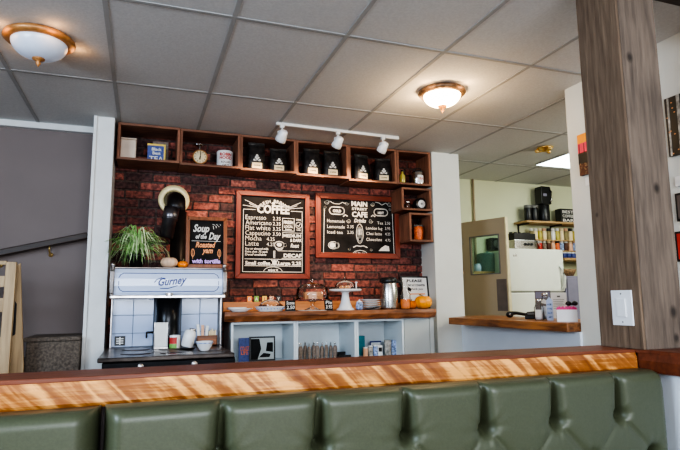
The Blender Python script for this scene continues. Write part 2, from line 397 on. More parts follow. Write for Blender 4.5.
for i in range(6):
    crate(xs[i], xs[i+1], zb[i], CEIL-.007, cl[i], WY-.008-YF[i], YF[i])
crate(2.272, 2.590, 1.987, 2.205, 'small dark crate with a white faced timer, below the corner crate', y0=4.56, depth=.252)
crate(2.345, 2.590, 1.690, 1.965, 'narrow dark crate with a red patterned bag, lowest on the wall', y0=4.56, depth=.252)
def on(px, Y, z):      # place something standing at (column px) on plane y=Y, base height z
    p = Wp(px, 300, Y)
    # correct for the lean of verticals in the image by using the height z
    for _ in range(4):
        d = Vector((p.x, Y, z-CAMZ)); py = 225-FPX*d.dot(U_)/d.dot(F_); p = Wp(px, py, Y)
    return Vector((p.x, Y, z))
def pxw(n, px, Y, z=1.3): return abs(on(px+n/2, Y, z).x-on(px-n/2, Y, z).x)
def pxh(y0, y1, px, Y): return abs(Wp(px, y0, Y).z-Wp(px, y1, Y).z)
# crate 1
f1 = zb[0]+.02
t = thing('canister', 'plain beige rectangular canister in the leftmost wall crate', 'canister', on(127.5, 4.63, f1))
MB().box(-.062, .062, 0, .09, 0, .185).build('body', 'beige', t, .012, 3)
MB().box(-.064, .064, -.002, .092, .185, .198).build('lid', 'beige', t, .006)
t = thing('tea_tin', 'blue and yellow tea tin in the leftmost wall crate', 'tin', on(156, 4.62, f1))
MB().box(-.07, .07, 0, .1, 0, .155).build('body', 'blue', t, .004)
MB().box(-.072, .072, -.002, .102, .145, .16).box(.058, .071, -.0015, .002, .0, .15).build('lid', 'yellow', t, .002)
g = MB().text('TEA', 0, .012, .062, -.003, 0, 'CENTER', .001)
g.text('Best', 0, .07, .036, -.003, 0, 'CENTER', .001).text('Black', 0, .103, .036, -.003, 0, 'CENTER', .001)
g.build('lettering', 'chalk', t)
tag(MB().box(-.065, .065, 0, .008, 0, .235).build('wooden_board', 'greypaper', None, .003), 'small grey brown board leaning behind the blue tea tin', 'board', None, on(160, 4.762, f1), 0, radians(-8))
# crate 2: dial scale, can
f2 = zb[1]+.02
t = thing('kitchen_scale', 'small kitchen scale with round cream dial in the wall crate', 'scale', on(199.5, 4.66, f2))
MB().box(-.055, .045, -.03, .06, 0, .03).box(-.03, .03, -.01, .04, .03, .14).build('base', 'soot', t, .004)
T = Matrix.Translation((0, -.03, .088)) @ Matrix.Rotation(radians(90), 4, 'X')
MB().lathe([(.062, -.03), (.064, 0), (.060, .008), (.052, .008)], T=T, n=32).build('dial_rim', 'copper', t)
d = MB().lathe([(.053, 0), (.053, .009)], T=T, n=32).build('dial_face', 'cream', t)
g = MB()
for k in range(12):
    a = 2*pi*k/12; g.line((.040*sin(a), .088+.040*cos(a)), (.049*sin(a), .088+.049*cos(a)), .004, -.0405)
g.line((0, .088), (.004, .125), .006, -.0407).line((0, .088), (-.003, .065), .010, -.0407)
g.build('dial_marks', 'slate', d)
MB().tube([(0, .01, .14), (0, .01, .185)], .006, 8).lathe([(.01, 0), (.045, .008), (.05, .014)], (-.01, .01, .185)).build('pan', 'steel', t)
t = thing('storage_can', 'white can with red lettering in the wall crate', 'can', on(224.5, 4.66, f2))
MB().lathe([(.066, 0), (.068, .004), (.068, .135), (.066, .14)], n=28).build('body', 'whitep', t)
MB().lathe([(.069, .137), (.070, .150), (.066, .157), (0, .158)], n=28).build('lid', 'whitep', t)
def wrap(g, body, z, size, r, mi=0, bold=.001, width=None):   # lettering bent round a cylinder
    h = MB().text(body, 0, 0, size, 0, 0, 'CENTER', bold, 0, width)
    vs = []
    for v in h.v:
        a = v.x/r; vs.append((r*sin(a), -r*cos(a), z+v.z))
    return g.add(vs, h.f, mi)
g = MB(); wrap(g, 'ROBIN', .108, .036, .0695, bold=.0015); wrap(g, 'HOOD', .078, .036, .0695, bold=.0015); g.build('lettering', 'red', t)
g = MB(); wrap(g, 'ROLLED', .045, .022, .0695); wrap(g, 'OATS', .018, .022, .0695); g.build('small_lettering', 'greypaper', t)
# coffee bags
def coffee_bag():
    t = thing('coffee_bag', '', 'bag', group='black coffee bags in the wall crates')
    W, D, H = .074, .036, .255
    n = 10; vs = []; fs = []
    for i in range(n+1):
        f = i/n; z = H*f
        w = W*(1+.04*sin(f*7)); d = D*(1 if f < .55 else max(.12, 1-(f-.55)/.35))
        ring = [(-w, -d), (-w*.3, -d*1.12), (w*.3, -d*1.12), (w, -d), (w, d), (-w, d)]
        vs += [(a, b, z) for a, b in ring]
    for i in range(n):
        for k in range(6):
            a = i*6+k; b = i*6+(k+1) % 6; fs.append((a, b, b+6, a+6))
    fs.append(tuple(reversed(range(6)))); fs.append(tuple(range(n*6, n*6+6)))
    g = MB().add(vs, fs, 0, True); g.build('pouch', 'bag', t)
    MB().box(-W*1.02, W*1.02, -.008, .008, H-.02, H+.004).build('fold_clip', 'bag', t, .002)
    MB().box(-.044, .044, -D*1.2-.003, -D*1.12, .022, .072).build('label', 'cream', t)
    g = MB()
    for (ex, ez, er) in ((0, .135, .012), (-.012, .118, .009), (.013, .118, .009), (0, .108, .011), (-.024, .096, .010), (.024, .096, .010)):
        g.ball((ex, -D*1.15, ez), (er, .002, er), 10)
    g.path([(-.014, .088), (0, .1), (.014, .088)], .005, -D*1.2-.002)
    g.build('emblem', 'chalk', t)
    g = MB().text('COFFEE', 0, .040, .017, -D*1.2-.0045, 0, 'CENTER', .0005); g.build('lettering', 'slate', t)
    return t
bag0 = coffee_bag(); first = True
bl = [(256, 0, 2, 1.0, 'black coffee bag above the coffee menu board, first bag from the left'),
      (278, 0, 2, .86, 'shorter black coffee bag behind the first track spotlight'),
      (311.5, 0, 3, 1.0, 'black coffee bag in the crate right of the first spotlight, its left bag'),
      (331.5, 0, 3, .98, 'black coffee bag in the crate just below the middle track spotlight'),
      (361, 12, 4, 1.0, 'black coffee bag turned sideways, in the crate above the cafe board'),
      (383, -10, 4, .92, 'black coffee bag below the last track spotlight, rightmost bag')]
for (px, rz, ci, sc, lab) in bl:
    o = bag0 if first else copy_tree(bag0); first = False
    o.location = on(px, 4.64, zb[ci]+.02); o.rotation_euler.z = radians(rz); o.scale = (1, 1, sc); o['label'] = lab
# crate 6
f6 = zb[5]+.02
t = thing('oil_bottle', 'small yellow bottle in the top right corner crate', 'bottle', on(402.5, 4.62, f6))
MB().lathe([(.024, 0), (.028, .005), (.028, .075), (.012, .10), (.012, .125), (0, .125)], n=16).build('body', 'yellowoil', t)
MB().cyl((0, 0), .014, .12, .138, 12).build('cap', 'soot', t)
t = thing('storage_tin', 'silver tin with white label and dark lid in the corner crate', 'tin', on(418, 4.65, f6))
MB().lathe([(.060, 0), (.062, .004), (.062, .06), (.0635, .065), (.062, .07), (.062, .125), (.06, .13)], n=28).build('body', 'steel', t)
MB().lathe([(.062, .13), (.05, .145), (.02, .15), (0, .152)], n=24).tube([(-.05, 0, .13), (-.03, 0, .175), (.03, 0, .175), (.05, 0, .13)], .004, 6).build('lid', 'black', t)
vs = []; fs = []
for k in range(9):
    a = -.5+k/8.0; vs += [(.0632*sin(a), -.0632*cos(a), .02), (.0632*sin(a), -.0632*cos(a), .095)]
for k in range(8): fs.append((2*k, 2*k+2, 2*k+3, 2*k+1))
MB().add(vs, fs).build('label', 'whitep', t)
g = MB(); wrap(g, 'TEA', .05, .03, .0637); g.build('lettering', 'red', t)
# crate 7
t = thing('glass_jar', 'small jar beside the white faced timer in the dark crate', 'jar', on(407.5, 4.62, 2.007))
MB().lathe([(.022, 0), (.026, .004), (.026, .05), (.02, .06)], n=16).build('body', 'glass', t)
MB().lathe([(.024, 0.002), (.024, .04), (0, .04)], n=16).build('contents', 'choc', t)
MB().cyl((0, 0), .023, .06, .072, 14).build('lid', 'steel', t)
t = thing('timer', 'round black timer with white face in the small dark crate', 'timer', on(421.5, 4.63, 2.007))
T = Matrix.Translation((0, 0, .058)) @ Matrix.Rotation(radians(90), 4, 'X')
MB().lathe([(.058, -.07), (.062, -.06), (.062, 0), (.055, .008)], T=T, n=28).box(-.03, .03, .0, .05, 0, .01).build('body', 'black', t)
MB().lathe([(.040, .006), (.038, .011), (0, .011)], T=T, n=28).build('face', 'whitep', t)
MB().line((-.012, .058), (.012, .058), .006, -.0115).line((0, .045), (0, .07), .006, -.0116).build('hands', 'slate', t)
# crate 8
t = thing('syrup_bottle', 'black bottle behind the red bag in the lowest crate', 'bottle', on(419, 4.72, 1.71))
MB().lathe([(.03, 0), (.034, .005), (.034, .13), (.013, .17), (.013, .20), (0, .20)], n=16).build('body', 'black', t)
MB().cyl((0, 0), .015, .20, .22, 12).build('cap', 'soot', t)
t = thing('snack_bag', 'red and orange patterned bag in the lowest narrow crate', 'bag', on(419, 4.63, 1.71))
vs = []; fs = []
for i in range(7):
    f = i/6; w = .052*(1+.05*sin(i*2.1)); d = .028*sin(pi*(.12+.8*f))+.003
    vs += [(-w, 0, f*.135), (0, -d*1.2, f*.135), (w, 0, f*.135), (0, d, f*.135)]
for i in range(6):
    for k in range(4): a = i*4+k; b = i*4+(k+1) % 4; fs.append((a, b, b+4, a+4))
MB().add(vs, fs+[(3, 2, 1, 0), (24, 25, 26, 27)], 0, True).build('pouch', 'redor', t)
MB().box(-.05, .05, -.003, .003, .130, .15).build('top_seal', 'black', t)

# ------------------------------------------------------------------ menu boards
def board(name, label, W, H, fw, loc, rx=0, mh='frame', mv='framev'):
    t = thing(name, label, 'menu board', loc, 0, rx)
    for pl in ([(0, 0), (W, 0), (W-fw, fw), (fw, fw)], [(0, H), (fw, H-fw), (W-fw, H-fw), (W, H)]): MB().prism(pl, -.03, 0).build('frame_rail', mh, t, .004)
    for pl in ([(0, 0), (fw, fw), (fw, H-fw), (0, H)], [(W, 0), (W, H), (W-fw, H-fw), (W-fw, fw)]): MB().prism(pl, -.03, 0).build('frame_stile', mv, t, .004)
    MB().box(fw*.9, W-fw*.9, -.012, -.002, fw*.9, H-fw*.9).build('slate', 'slate', t)
    return t
YC = -.0135
def ring(g, cx, cz, rx_, rz_, w, n=20, a0=0, a1=2*pi):
    g.path([(cx+rx_*cos(a0+(a1-a0)*k/n), cz+rz_*sin(a0+(a1-a0)*k/n)) for k in range(n+1)], w, YC)
def blob(g, cx, cz, rx_, rz_, n=16):
    g.add([(cx+rx_*cos(2*pi*k/n), YC-.0003, cz+rz_*sin(2*pi*k/n)) for k in range(n)], [tuple(range(n))])
# coffee board
W1, H1 = .678, .785
t = board('menu_board', 'large red framed chalkboard headed COFFEE with drink prices', W1, H1, .045, (.757, WY-.008, 1.345))
g = MB()
u = lambda a: a/345.0*W1-.062     # measured columns -> board
# rays
cx, cz = W1/2, .655
for k in range(33):
    a = radians(4+172*k/32)
    if 72 < math.degrees(a) < 108: continue
    dx, dz = cos(a), sin(a)
    r0 = .15; 
    rmax = min((W1/2-.062)/max(abs(dx), 1e-3), (H1-.062-cz+.0)/max(dz, 1e-3))
    if k % 2: rmax *= .8
    if rmax > r0+.02: g.line((cx+dx*r0, cz-.02+dz*r0*.45), (cx+dx*rmax, cz-.02+dz*rmax), .0045, YC)
def arc_text(g, body, cx, cz, r, size, a0, a1):
    n = len(body)
    for i, ch in enumerate(body):
        if ch == ' ': continue
        a = a0+(a1-a0)*i/(n-1)
        h = MB().text(ch, 0, 0, size, 0, 0, 'CENTER', .001)
        vs = []
        for v in h.v:
            x, z_ = v.x, v.z; th = pi/2-a
            vs.append((cx+r*cos(a)+x*cos(th)+z_*sin(th), YC, cz+r*sin(a)-x*sin(th)+z_*cos(th)))
        g.add(vs, h.f)
arc_text(g, 'FRESH BREWED', W1/2, .53, .158, .040, radians(138), radians(42))
blob(g, W1/2, .682, .016, .012)
g.text('COFFEE', W1/2, .592, .105, YC, 0, 'CENTER', .004, 0, .30)
g.path([(W1/2-.165, .618), (.068, .618), (.068, .062), (W1-.068, .062), (W1-.068, .618), (W1/2+.165, .618)], .005, YC)
rows = [('Espresso', '2.35'), ('Americano', '2.35'), ('Flat white', '3.25'), ('Cappucino', '3.50'), ('Mocha', '4.25'), ('Latte', '4.25')]
z = .528
wd = [.185, .235, .225, .225, .145, .12]
for i, (a, b) in enumerate(rows):
    g.text(a, .088, z, .060, YC, 0, 'LEFT', -.0004, 0, wd[i]); g.text(b, .335-(.055 if i > 3 else 0), z, .046, YC, 0, 'LEFT', -.0002, 0, .072); z -= .047
for i, s_ in enumerate(['Soy or almond milk', 'Extra shot .75 each', 'Decaf available']):
    g.text(s_, .088, .258-i*.026, .026, YC, 0, 'LEFT', .0006, 0, .21-.01*i)
# fresh box and round badge
g.path([(.425, .435), (.425, .55), (.535, .55), (.535, .435), (.425, .435)], .005, YC)
g.text('FRESH', .48, .500, .040, YC, 0, 'CENTER', .0016, 0, .09); g.text('LOCAL', .48, .465, .030, YC, 0, 'CENTER', .001, 0, .085); g.text('beans', .48, .442, .026, YC, 0, 'CENTER', .0006)
ring(g, .577, .49, .028, .028, .007); g.path([(.560, .49), (.577, .478), (.59, .503)], .007, YC); g.text('ETHI', .577, .532, .022, YC, 0, 'CENTER', .0006); g.text('CAL', .577, .440, .022, YC, 0, 'CENTER', .0006)
g.path([(.425, .37), (.425, .418), (.605, .418)], .004, YC)
g.text('MEDIUM', .515, .378, .038, YC, 0, 'CENTER', .0014, 0, .165); g.text('& DARK', .550, .338, .038, YC, 0, 'CENTER', .0014, 0, .11)
# cup
ring(g, .395, .305, .044, .032, .008); blob(g, .395, .308, .024, .018); g.path([(.36, .28), (.375, .262), (.415, .262), (.43, .28)], .007, YC); ring(g, .448, .305, .015, .014, .006)
g.text('Roast', .50, .285, .05, YC, 0, 'LEFT', .0014, .3, .08)
g.path([(.38, .252), (.605, .252)], .004, YC); g.text('DECAF', .52, .195, .045, YC, 0, 'CENTER', .002, 0, .17); g.path([(.42, .185), (.605, .185)], .004, YC)
g.path([(.345, .25), (.345, .19), (.355, .19), (.355, .25)], .006, YC)
# banner
g.text('Small coffee', .09, .125, .044, YC, 0, 'LEFT', .002, 0, .225); g.text('Large 2.25', .385, .125, .044, YC, 0, 'LEFT', .002, 0, .215)
g.path([(.085, .175), (.60, .175)], .005, YC); g.path([(.085, .115), (.60, .115)], .005, YC)
blob(g, .352, .145, .02, .024); g.path([(.325, .165), (.38, .125)], .008, YC); g.path([(.325, .125), (.38, .165)], .008, YC)
ring(g, W1/2, .062, .085, .045, .005, 16, 0, pi); g.text('enjoy it', W1/2, .070, .030, YC, 0, 'CENTER', .001)
g.build('lettering', 'chalk', t)
# cafe board
W2, H2 = .862, .610
t = board('menu_board', 'wide red framed chalkboard headed MAIN STREET CAFE', W2, H2, .052, (1.492, WY-.008, 1.540))
g = MB(); s2 = W2/498.0
def P2(a, b): return ((a-22)*s2, H2-(b-20-(a-22)*.075*(1-(b-15)/395))*H2/378.0)
def T2(body, a, b, size, width=None, al='LEFT', bold=.0001, shear=0):
    x, z_ = P2(a, b); g.text(body, x, z_, size, YC, 0, al, bold, shear, width)
T2('MAIN', 279, 101, .066, .165, 'CENTER', .0025); T2('STREET', 280, 124, .032, .160, 'CENTER', .001); T2('CAFE', 280, 163, .070, .160, 'CENTER', .0025)
T2('Drinks', 280, 194, .050, .125, 'CENTER', .0015, .3)
T2('Homemade', 90, 193, .045, .175); T2('Lemonade', 90, 226, .045, .175); T2('2.35', 205, 226, .040, .066); T2('Iced tea', 90, 258, .045, .155); T2('2.35', 205, 258, .040, .066)
T2('Tea', 385, 205, .040, .062); T2('2.50', 432, 206, .040, .056); T2('London fog', 317, 234, .042, .17); T2('3.95', 432, 236, .040, .056)
T2('Chai latte', 317, 265, .042, .165); T2('4.25', 432, 267, .040, .056); T2('Chocolate', 317, 298, .042, .165); T2('4.75', 432, 302, .040, .056)
def rrect(a0, b0, a1, b1, w):
    (x0, z0), (x1, z1) = P2(a0, b1), P2(a1, b0); h = (z1-z0)/2
    pts = [(x0+h+h*cos(q), (z0+z1)/2+h*sin(q)) for q in [pi/2+pi*k/8 for k in range(9)]]+[(x1-h+h*cos(q), (z0+z1)/2+h*sin(q)) for q in [-pi/2+pi*k/8 for k in range(9)]]
    g.path(pts+[pts[0]], w, YC)
rrect(103, 108, 190, 145, .010); T2('COLD', 147, 135, .034, .085, 'CENTER', .002)
rrect(367, 120, 450, 155, .010); T2('HOT', 408, 147, .034, .065, 'CENTER', .002)
def swirl(a, b, r, sgn, n=26, turns=1.4):
    x, z_ = P2(a, b); g.path([(x+sgn*r*(1-k/n*.75)*cos(2*pi*turns*k/n+pi), z_+r*(1-k/n*.75)*sin(2*pi*turns*k/n+pi)) for k in range(n+1)], .0055, YC)
swirl(90, 75, .024, 1); swirl(205, 85, .018, -1); swirl(360, 90, .022, 1); swirl(462, 92, .024, -1); swirl(78, 105, .014, 1); swirl(465, 120, .014, -1); swirl(215, 185, .022, 1); swirl(345, 187, .022, -1); swirl(218, 345, .014, 1); swirl(345, 348, .014, -1)
def curve(pts, w=.0055):
    g.path([P2(*q) for q in pts], w, YC)
curve([(105, 70), (130, 85), (160, 88), (180, 78), (200, 88)]); curve([(375, 78), (400, 84), (415, 96), (440, 84), (455, 100)])
curve([(183, 160), (195, 150), (207, 158)], .009); curve([(350, 160), (360, 152), (372, 162)], .009)
curve([(75, 110), (68, 370), (235, 372), (250, 358), (280, 352), (310, 358), (325, 374), (485, 376), (478, 120)])
curve([(240, 335), (260, 326), (280, 330), (300, 327), (322, 336)], .009)
T2('by the cup', 280, 372, .024, .10, 'CENTER', .0006)
# bottle / cup emblems
x, z_ = P2(279, 258); ring(g, x, z_, .034, .092, .008, 26); ring(g, x, z_+.01, .018, .050, .012, 20); ring(g, x, z_-.045, .018, .028, .008, 20); g.line((x, z_+.06), (x, z_-.03), .012, YC)
x, z_ = P2(125, 325); blob(g, x-.01, z_, .030, .026); ring(g, x, z_, .050, .034, .007); ring(g, x+.035, z_, .022, .026, .008)
x, z_ = P2(425, 340); g.add([(x-.06, YC, z_-.026), (x+.055, YC, z_-.026), (x+.05, YC, z_+.02), (x+.01, YC, z_+.03), (x-.03, YC, z_+.005)], [(0, 1, 2, 3, 4)])
g.build('lettering', 'chalk', t)
# ------------------------------------------------------------------ stove
SX0, SX1 = -.205, .585
t = thing('antique_stove', 'antique black stove with pale blue enamel warming cabinet', 'stove', (0, 0, 0))
MB().box(SX0+.01, SX1-.01, 3.70, 4.42, .12, .785).build('body', 'blackm', t, .01)
MB().box(SX0+.05, .30, 3.675, 3.70, .22, .66).build('oven_door', 'enamel', t, .01)
MB().tube([(SX0+.08, 3.64, .60), (.27, 3.64, .60)], .011, 10).box(SX0+.09, SX0+.105, 3.64, 3.675, .59, .61).box(.245, .26, 3.64, 3.675, .59, .61).build('oven_handle', 'chrome', bpy.data.objects['oven_door'])
MB().box(.33, SX1-.05, 3.675, 3.70, .40, .66).build('firebox_door', 'blackm', t, .01)
MB().box(SX0-.005, SX1+.005, 3.655, 3.70, .735, .79).build('front_rail', 'blackm', t, .008)
for k in (-.02, .30): MB().cyl((0, 0), .018, 0, .03, 12, T=Matrix.Translation((k+.03, 3.655, .762)) @ Matrix.Rotation(radians(90), 4, 'X')).build('control_knob', 'chrome', t)
for (x, y) in ((SX0+.04, 3.74), (SX1-.04, 3.74), (SX0+.04, 4.38), (SX1-.04, 4.38)):
    MB().lathe([(.03, 0), (.018, .03), (.02, .08), (.035, .125)], (x, y, 0), 12).build('leg', 'blackm', t)
ct = MB().box(SX0-.03, SX1-.005, 3.63, 4.44, .792, .82).build('cooktop', 'cooktop', t, .006)
for (x, y) in ((-.02, 3.86), (-.02, 4.18), (.22, 3.84), (.22, 4.12), (.47, 3.9)):
    MB().lathe([(.095, .0), (.095, .003), (.088, .005), (0, .005)], (x, y, .8195), 28).build('burner_lid', 'cooktop', t)
MB().box(.16, .33, 3.70, 3.82, .8201, .8225).build('griddle_plate', 'steel', t, .001)
# splash back
MB().box(SX0, SX1+.02, 4.425, 4.445, .80, 1.20).build('back_panel', 'grout', t)
for (x0, x1) in ((on(112, 4.42, 1).x, on(153.5, 4.42, 1).x), (on(181, 4.42, 1).x, on(217.5, 4.42, 1).x)):
    g = MB(); zs = [.825, .922, 1.055, 1.196]; xm = (x0+x1)/2
    for a, b in zip(zs[:-1], zs[1:]):
        for c_, d_ in ((x0, xm), (xm, x1)): g.box(c_+.0015, d_-.0015, 4.412, 4.427, a+.0015, b-.0015)
    g.build('splash_tiles', 'tile', t, .002)
a = on(114.5, 4.405, .85).x; b = on(125, 4.405, .85).x
MB().box(a, b, 4.404, 4.412, .835, .905).build('vent_plate', 'black', t, .002)
g = MB(); q = (a+b)/2
for k in range(3): g.box(a+.012, b-.012, 4.402, 4.404, .85+.016*k, .857+.016*k)
g.box(q-.004, q+.004, 4.4015, 4.404, .842, .897).build('vent_slots', 'whitep', bpy.data.objects['vent_plate'])
xf = on(167.5, 4.34, 1).x
MB().lathe([(.098, .82), (.10, .83), (.088, .85), (.086, 1.0), (.086, 1.2)], (xf, 4.335, 0), 28).build('flue_collar', 'blackm', t)
g = MB().tube([(xf-.10, 4.33, .93), (xf-.145, 4.31, .93)], .008, 8).tube([(xf-.145, 4.31, .935), (xf-.145, 4.31, .89)], .006, 8); g.build('flue_damper_handle', 'blackm', t)
for x in (SX0+.004, on(220.5, 4.38, 1).x): MB().box(x-.006, x+.006, 4.37, 4.41, .82, 1.21).build('side_trim', 'chrome', t, .004)
# warming cabinet: roll front profile in y,z swept in x
zc0, zc1 = 1.198, 1.405
wx0, wx1 = -.185, .572
prof = [(4.50, zc0), (4.215, zc0), (4.20, zc0+.02), (4.192, zc0+.07), (4.195, zc0+.12), (4.21, zc0+.16), (4.24, zc1-.012), (4.27, zc1-.012), (4.50, zc1-.012)]
def sweepx(g, pr, x0, x1, mi=0, smooth=False):
    n = len(pr); g.add([(x0, y, z) for y, z in pr]+[(x1, y, z) for y, z in pr], [tuple(reversed(range(n))), tuple(range(n, 2*n))]+[(i, (i+1) % n, (i+1) % n+n, i+n) for i in range(n)], mi, smooth); return g
wc = sweepx(MB(), prof, wx0, wx1).build('warming_cabinet', 'enamel', t, .003)
# chrome rails and end caps
MB().box(SX0-.005, SX1+.008, 4.175, 4.215, zc0-.022, zc0+.004).build('lower_rail', 'chrome', t, .006)
MB().box(SX0+.01, SX1-.005, 4.225, 4.51, zc1-.014, zc1).build('top_shelf', 'cooktop', t, .004)
for s_, x in ((-1, wx0), (1, wx1)):
    g = MB()
    x0, x1 = sorted((x, x+s_*.030))
    pr = [(4.49, zc0-.02), (4.20, zc0-.02), (4.175, zc0+.02), (4.165, zc0+.10), (4.18, zc0+.17), (4.22, zc1+.004), (4.49, zc1+.004)]
    sweepx(g, pr, x0, x1)
    g.ball((x+s_*.014, 4.215, zc1+.012), .016, 12)
    g.build('end_bracket', 'chrome', t, .006)
# blue pinstripe follows the roll front
def roll_y(z):
    pts = [(p_[1], p_[0]) for p_ in prof[1:7]]
    for (z0, y0), (z1, y1) in zip(pts[:-1], pts[1:]):
        if z0 <= z <= z1: return y0+(y1-y0)*(z-z0)/(z1-z0)
    return pts[-1][1]
g = MB()
a0, a1, b0, b1 = wx0+.03, wx1-.03, zc0+.028, zc0+.160
def pin(pts, w=.005):
    for p_, q_ in zip(pts[:-1], pts[1:]):
        o = len(g.v); k = len(g.f); g.line(p_, q_, w, 0)
        for v in g.v[o:]: v.y = roll_y(v.z)-.0015
c_ = .03
pin([(a0+c_, b0), (a1-c_, b0), (a1-.01, b0+.012), (a1, b0+c_), (a1, b0+.06), (a1, b1-c_), (a1-.01, b1-.012), (a1-c_, b1), (a0+c_, b1), (a0+.01, b1-.012), (a0, b1-c_), (a0, b0+.06), (a0, b0+c_), (a0+.01, b0+.012), (a0+c_, b0)])
g.build('pinstripe', 'navy', wc)
h = MB().text('Gurney', .200, zc0+.078, .078, 0, 0, 'CENTER', .0022, .35, .20)
h.path([(.125, zc0+.058), (.18, zc0+.052), (.245, zc0+.066)], .006, 0)
h.path([(.085, zc0+.105), (.10, zc0+.125), (.135, zc0+.135)], .006, 0)
for v in h.v:
    v.z += (v.x-.2)*.10; v.y = roll_y(v.z)-.0018
h.build('lettering', 'navy', wc)
MB().box(.165, .21, 4.165, 4.195, zc0-.005, zc0+.018).ball((.172, 4.165, zc0+.008), .012, 10).ball((.205, 4.165, zc0+.008), .012, 10).build('latch', 'chrome', t, .003)
# stove pipe
t = thing('stove_pipe', 'black stove pipe with cream collar entering the brick wall', 'pipe', (0, 0, 0))
pc = Wp(174, 200, 4.81)
T = Matrix.Translation((pc.x, 4.812, pc.z)) @ Matrix.Rotation(radians(90), 4, 'X')
MB().lathe([(.130, 0), (.128, .008), (.115, .014), (.090, .014), (.078, .008), (.078, 0)], T=T, n=40).build('wall_collar', 'collar', t)
px_ = pc.x+.012
MB().tube([(pc.x, 4.83, pc.z-.01), (pc.x, 4.76, pc.z-.01), (px_, 4.70, pc.z-.03), (px_, 4.655, pc.z-.075), (px_, 4.64, pc.z-.14)], [.076, .076, .077, .076, .074], 24).build('elbow', 'soot', t)
MB().tube([(px_+.022, 4.64, pc.z-.13), (px_+.022, 4.64, 0)], .062, 24).build('straight_pipe', 'soot', t)
a = Wp(172, 208, 4.52); b = Wp(166, 238, 4.50)
MB().tube([a, b.lerp(a, .62), b.lerp(a, .60), b], [.060, .060, .055, .055], 20).tube([b.lerp(a, .60), b.lerp(a, .66)], [.063, .063], 20).build('damper_sleeve', 'darksteel', t)
# spider plant
ZT = 1.405
base = on(136, 4.36, ZT)
t = thing('spider_plant', 'bushy green spider plant with arching leaves on the stove shelf', 'plant', base)
MB().lathe([(.045, 0), (.062, .08), (.066, .085), (.066, .098), (.056, .098), (.05, .085), (0, .085)], n=24).build('pot', 'soot', t)
rng = random.Random(11)
for nm, mt, cnt in (('leaves', 'leaf', 95), ('pale_leaves', 'leaf2', 75)):
    g = MB()
    for k in range(cnt):
        a = rng.uniform(0, 2*pi); L = rng.uniform(.10, .245); w = rng.uniform(.004, .007)
        z0 = .105; pk = rng.uniform(.04, .20)*(1.3-L/.245*.45); ze = rng.uniform(.012, .15) if rng.random() < .75 else .19
        dx, dy = cos(a), sin(a)*.55
        if dy > 0: dy *= .35
        # parabola through start, peak and end
        h1 = pk; h2 = max(.0, z0+pk-ze); sp = sqrt(h1)/(sqrt(h1)+sqrt(h2)+1e-6)
        n = 10; vs = []; fs = []; bend = rng.uniform(-.35, .35)
        for i in range(n+1):
            f = i/n; aa = bend*f*f; r = L*f**.9
            zz = z0+pk-(h1*((sp-f)/sp)**2 if f < sp else h2*((f-sp)/(1-sp))**2)
            cx_, cy_ = r*(dx*cos(aa)-dy*sin(aa)), r*(dy*cos(aa)+dx*sin(aa)*.3)
            wv = w*(1-f**3)+.0004; c_ = Vector((cx_, min(cy_, .12), max(zz, .006))); sd = Vector((-sin(a), cos(a), .35))*wv
            vs += [c_-sd, c_+Vector((0, 0, -.002)), c_+sd]
        for i in range(n): o = i*3; fs += [(o, o+1, o+4, o+3), (o+1, o+2, o+5, o+4)]
        g.add(vs, fs, 0, True)
    g.build(nm, mt, t)
def pumpkin(name, label, px, Y, z, r, h, mt, stem=(0, 0, .03), ribs=10):
    t = thing(name, label, 'pumpkin', on(px, Y, z))
    g = MB(); n = ribs*6; pr = []
    K = 14; vs = []; fs = []
    for i in range(K+1):
        ph = pi*i/K; rr = sin(ph)**.8 if 0 < i < K else 0; zz = h/2-h/2*cos(ph)
        if i > K*.75: zz -= h*.10*((i/K-.75)/.25)**2
        for k in range(n):
            a = 2*pi*k/n; q = r*rr*(1-.09*(1-abs(sin(ribs*a/2)))**2)
            vs.append((q*cos(a), q*sin(a), zz))
    for i in range(K):
        for k in range(n): a = i*n+k; b = i*n+(k+1) % n; fs.append((a, b, b+n, a+n))
    g.add(vs, fs, 0, True).build('body', mt, t)
    s = stem; z0 = h*.88
    MB().tube([(0, 0, z0), (s[0]*.2, s[1]*.3, z0+s[2]*.4), (s[0]*.6, s[1]*.7, z0+s[2]*.8), (s[0], s[1], z0+s[2])], [r*.14, r*.09, r*.07, r*.08], 8).build('stem', 'stem', t)
    return t
pumpkin('pumpkin', 'pale peach pumpkin with long curled stem on the stove shelf', 169, 4.32, ZT, .064, .083, 'palepumpkin', (-.035, 0, .07))
pumpkin('pumpkin', 'tiny orange pumpkin on the stove shelf beside the soup board', 182.5, 4.33, ZT, .040, .055, 'pumpkin', (.012, 0, .022))
# soup board
W3 = on(226, 4.40, 1.5).x-on(184.5, 4.40, 1.5).x; H3 = Wp(205, 218, 4.46).z-ZT
t = board('menu_board', 'small brown framed chalkboard lettered Soup of the Day', W3, H3, .030, (on(185, 4.40, ZT).x, 4.40, ZT+.002), radians(-6), 'frame2', 'frame2')
g = MB(); g.text('Soup', .055, H3-.120, .085, YC, 0, 'LEFT', .0022, .35, .125); g.text('of the', .075, H3-.175, .050, YC, 0, 'LEFT', .0016, .35, .085); g.text('Day', .175, H3-.180, .080, YC, 0, 'LEFT', .002, .35, .095)
g.path([(.045, H3-.195), (W3-.05, H3-.195)], .003, YC)
for q in range(3): g.path([(.21+q*.022, H3-.07), (.215+q*.02, H3-.095+.01*q)], .005, YC); g.path([(.205+q*.03, H3-.055), (.225+q*.022, H3-.062)], .004, YC)
g.build('lettering', 'chalk', t)
g = MB(); g.text('Roasted', .075, H3-.245, .060, YC, 0, 'LEFT', .002, .3, .155); g.text('yam', .125, H3-.290, .060, YC, 0, 'LEFT', .002, .3, .085)
